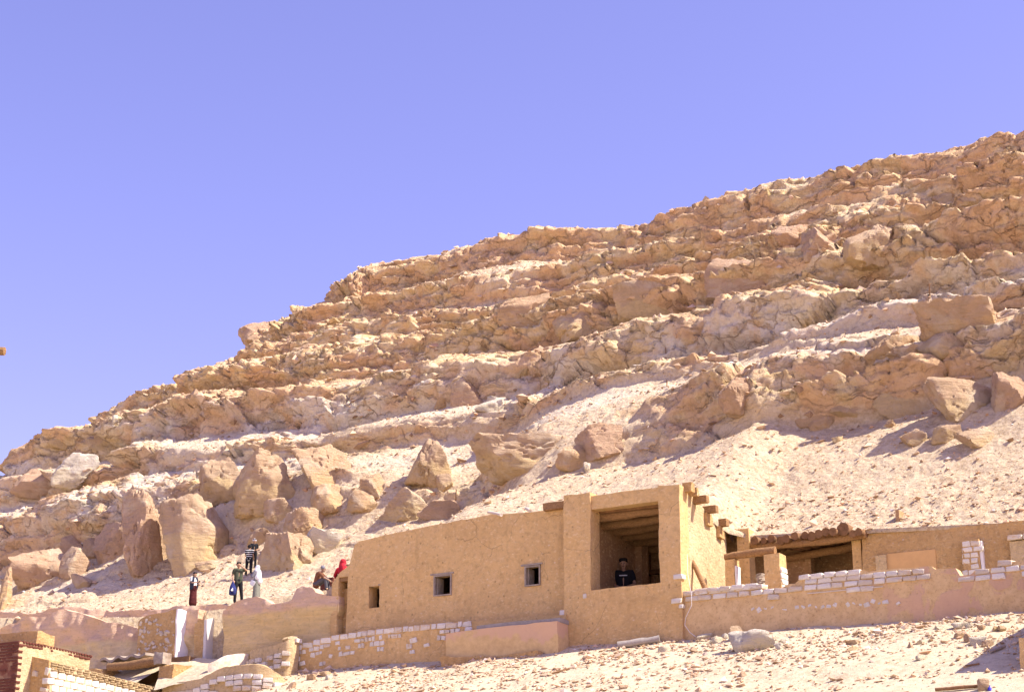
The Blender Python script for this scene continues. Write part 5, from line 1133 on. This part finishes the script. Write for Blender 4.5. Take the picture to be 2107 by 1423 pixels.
person(p, 1.45, H * 1.08, 'person in a black shirt with white stripes seen from behind', dict(hea=(0, .05, 1.565), knl=(-.13, .02, .49), anl=(-.14, .0, .08), knr=(.12, .02, .49), anr=(.13, 0, .08), wrl=(-.16, .2, 1.0), wrr=(.2, .2, 1.0)), 'stripe', 'black', hat='black')
p, H = place(521, 1112, 1168)
person(p, -1.2, H * 1.05, 'person in black with a white cap half hidden behind the wide ochre boulder', dict(wrl=(-.1, .22, 1.05), wrr=(.1, .24, 1.02)), 'black', 'black', hat='white')
# seated on the cut rock, arms on the knees
a_, z_ = on_v(648, 1207, 42.1); ps = W(a_, 42.15, z_); dep = float(ps @ np.array([0, CP, SP])); Hs = 50 * dep / F / 0.92 * 1.7
sit = dict(pel=(0, 0, .13), che=(0, .10, .42), nec=(0, .20, .60), hea=(0, .29, .71), shl=(-.17, .18, .54), shr=(.17, .18, .54), ell=(-.22, .38, .36), elr=(.22, .38, .36), wrl=(-.12, .55, .26), wrr=(.12, .55, .26), hil=(-.09, .03, .12), hir=(.09, .03, .12), knl=(-.12, .42, .34), knr=(.12, .42, .34), anl=(-.12, .52, -.08), anr=(.12, .50, -.08))
person(ps, -0.25, 1.27, 'man in a brown shirt and grey knit cap sitting on the cut rock', sit, 'brown', 'darkgrey', hair=False, hat='grey', sleeve=0.9)
a_, z_ = on_v(708, 1172, 43.2); zt_ = on_v(708, 1147, 43.2)[1]; pg = W(a_, 43.2, zt_ - 0.82)
sit2 = dict(sit); sit2.update(hea=(0, .22, .78), nec=(0, .14, .64))
person(pg, 1.9, 1.7 * 0.82 / 0.92, 'woman in a red head scarf sitting behind the left end of the house wall', sit2, 'red', 'maroon', hair=False, hijab='red', sleeve=1.0)
bz_ = drop(pg)
tag(box('seat_stone', a_ - 0.3, a_ + 0.3, 42.95, 43.5, min(bz_, zt_ - 1.0) - 0.25, zt_ - 0.82 + 0.02, M['b_ochre'], None, 0.05, 4, 97), 'flat stone the woman in red sits on', 'stone')
# man in the portal
a_, zh = on_v(1283, 1150, 43.6); pp = W(a_, 43.6, 7.38)
rp, Jp, kp = person(pp, -1.75, (zh - 7.38), 'man in a black printed t-shirt standing inside the portal', dict(elr=(.25, .03, 1.12), wrr=(.07, .24, 1.02), ell=(-.25, .03, 1.12), wrl=(-.07, .24, 1.02)), 'black', 'black')
c = [Vector((x, .128 - 0.25 * x * x, 1.30 + z)) for z in (0, .022) for x in (-.09, -.03, .03, .09)]
me = bpy.data.meshes.new('chest_print'); me.from_pydata([tuple(q) for q in c], [], [[0, 1, 5, 4], [1, 2, 6, 5], [2, 3, 7, 6]]); me.materials.append(CL['white']); o = bpy.data.objects.new('chest_print', me); coll.objects.link(o); o.parent = rp
# the panel behind the seated man
x0 = on_v(658, 1350, 42.9); bx0, bz1 = on_v(662, 1190, 42.9); bx1, bz0 = on_v(686, 1214, 42.9)
tag(box('rusty_panel', bx0, bx1, 42.85, 42.95, bz0 - 0.3, bz1, M['brick_red'], None, 0.02, 3, 98), 'rust-coloured panel between the seated man and the house', 'panel')
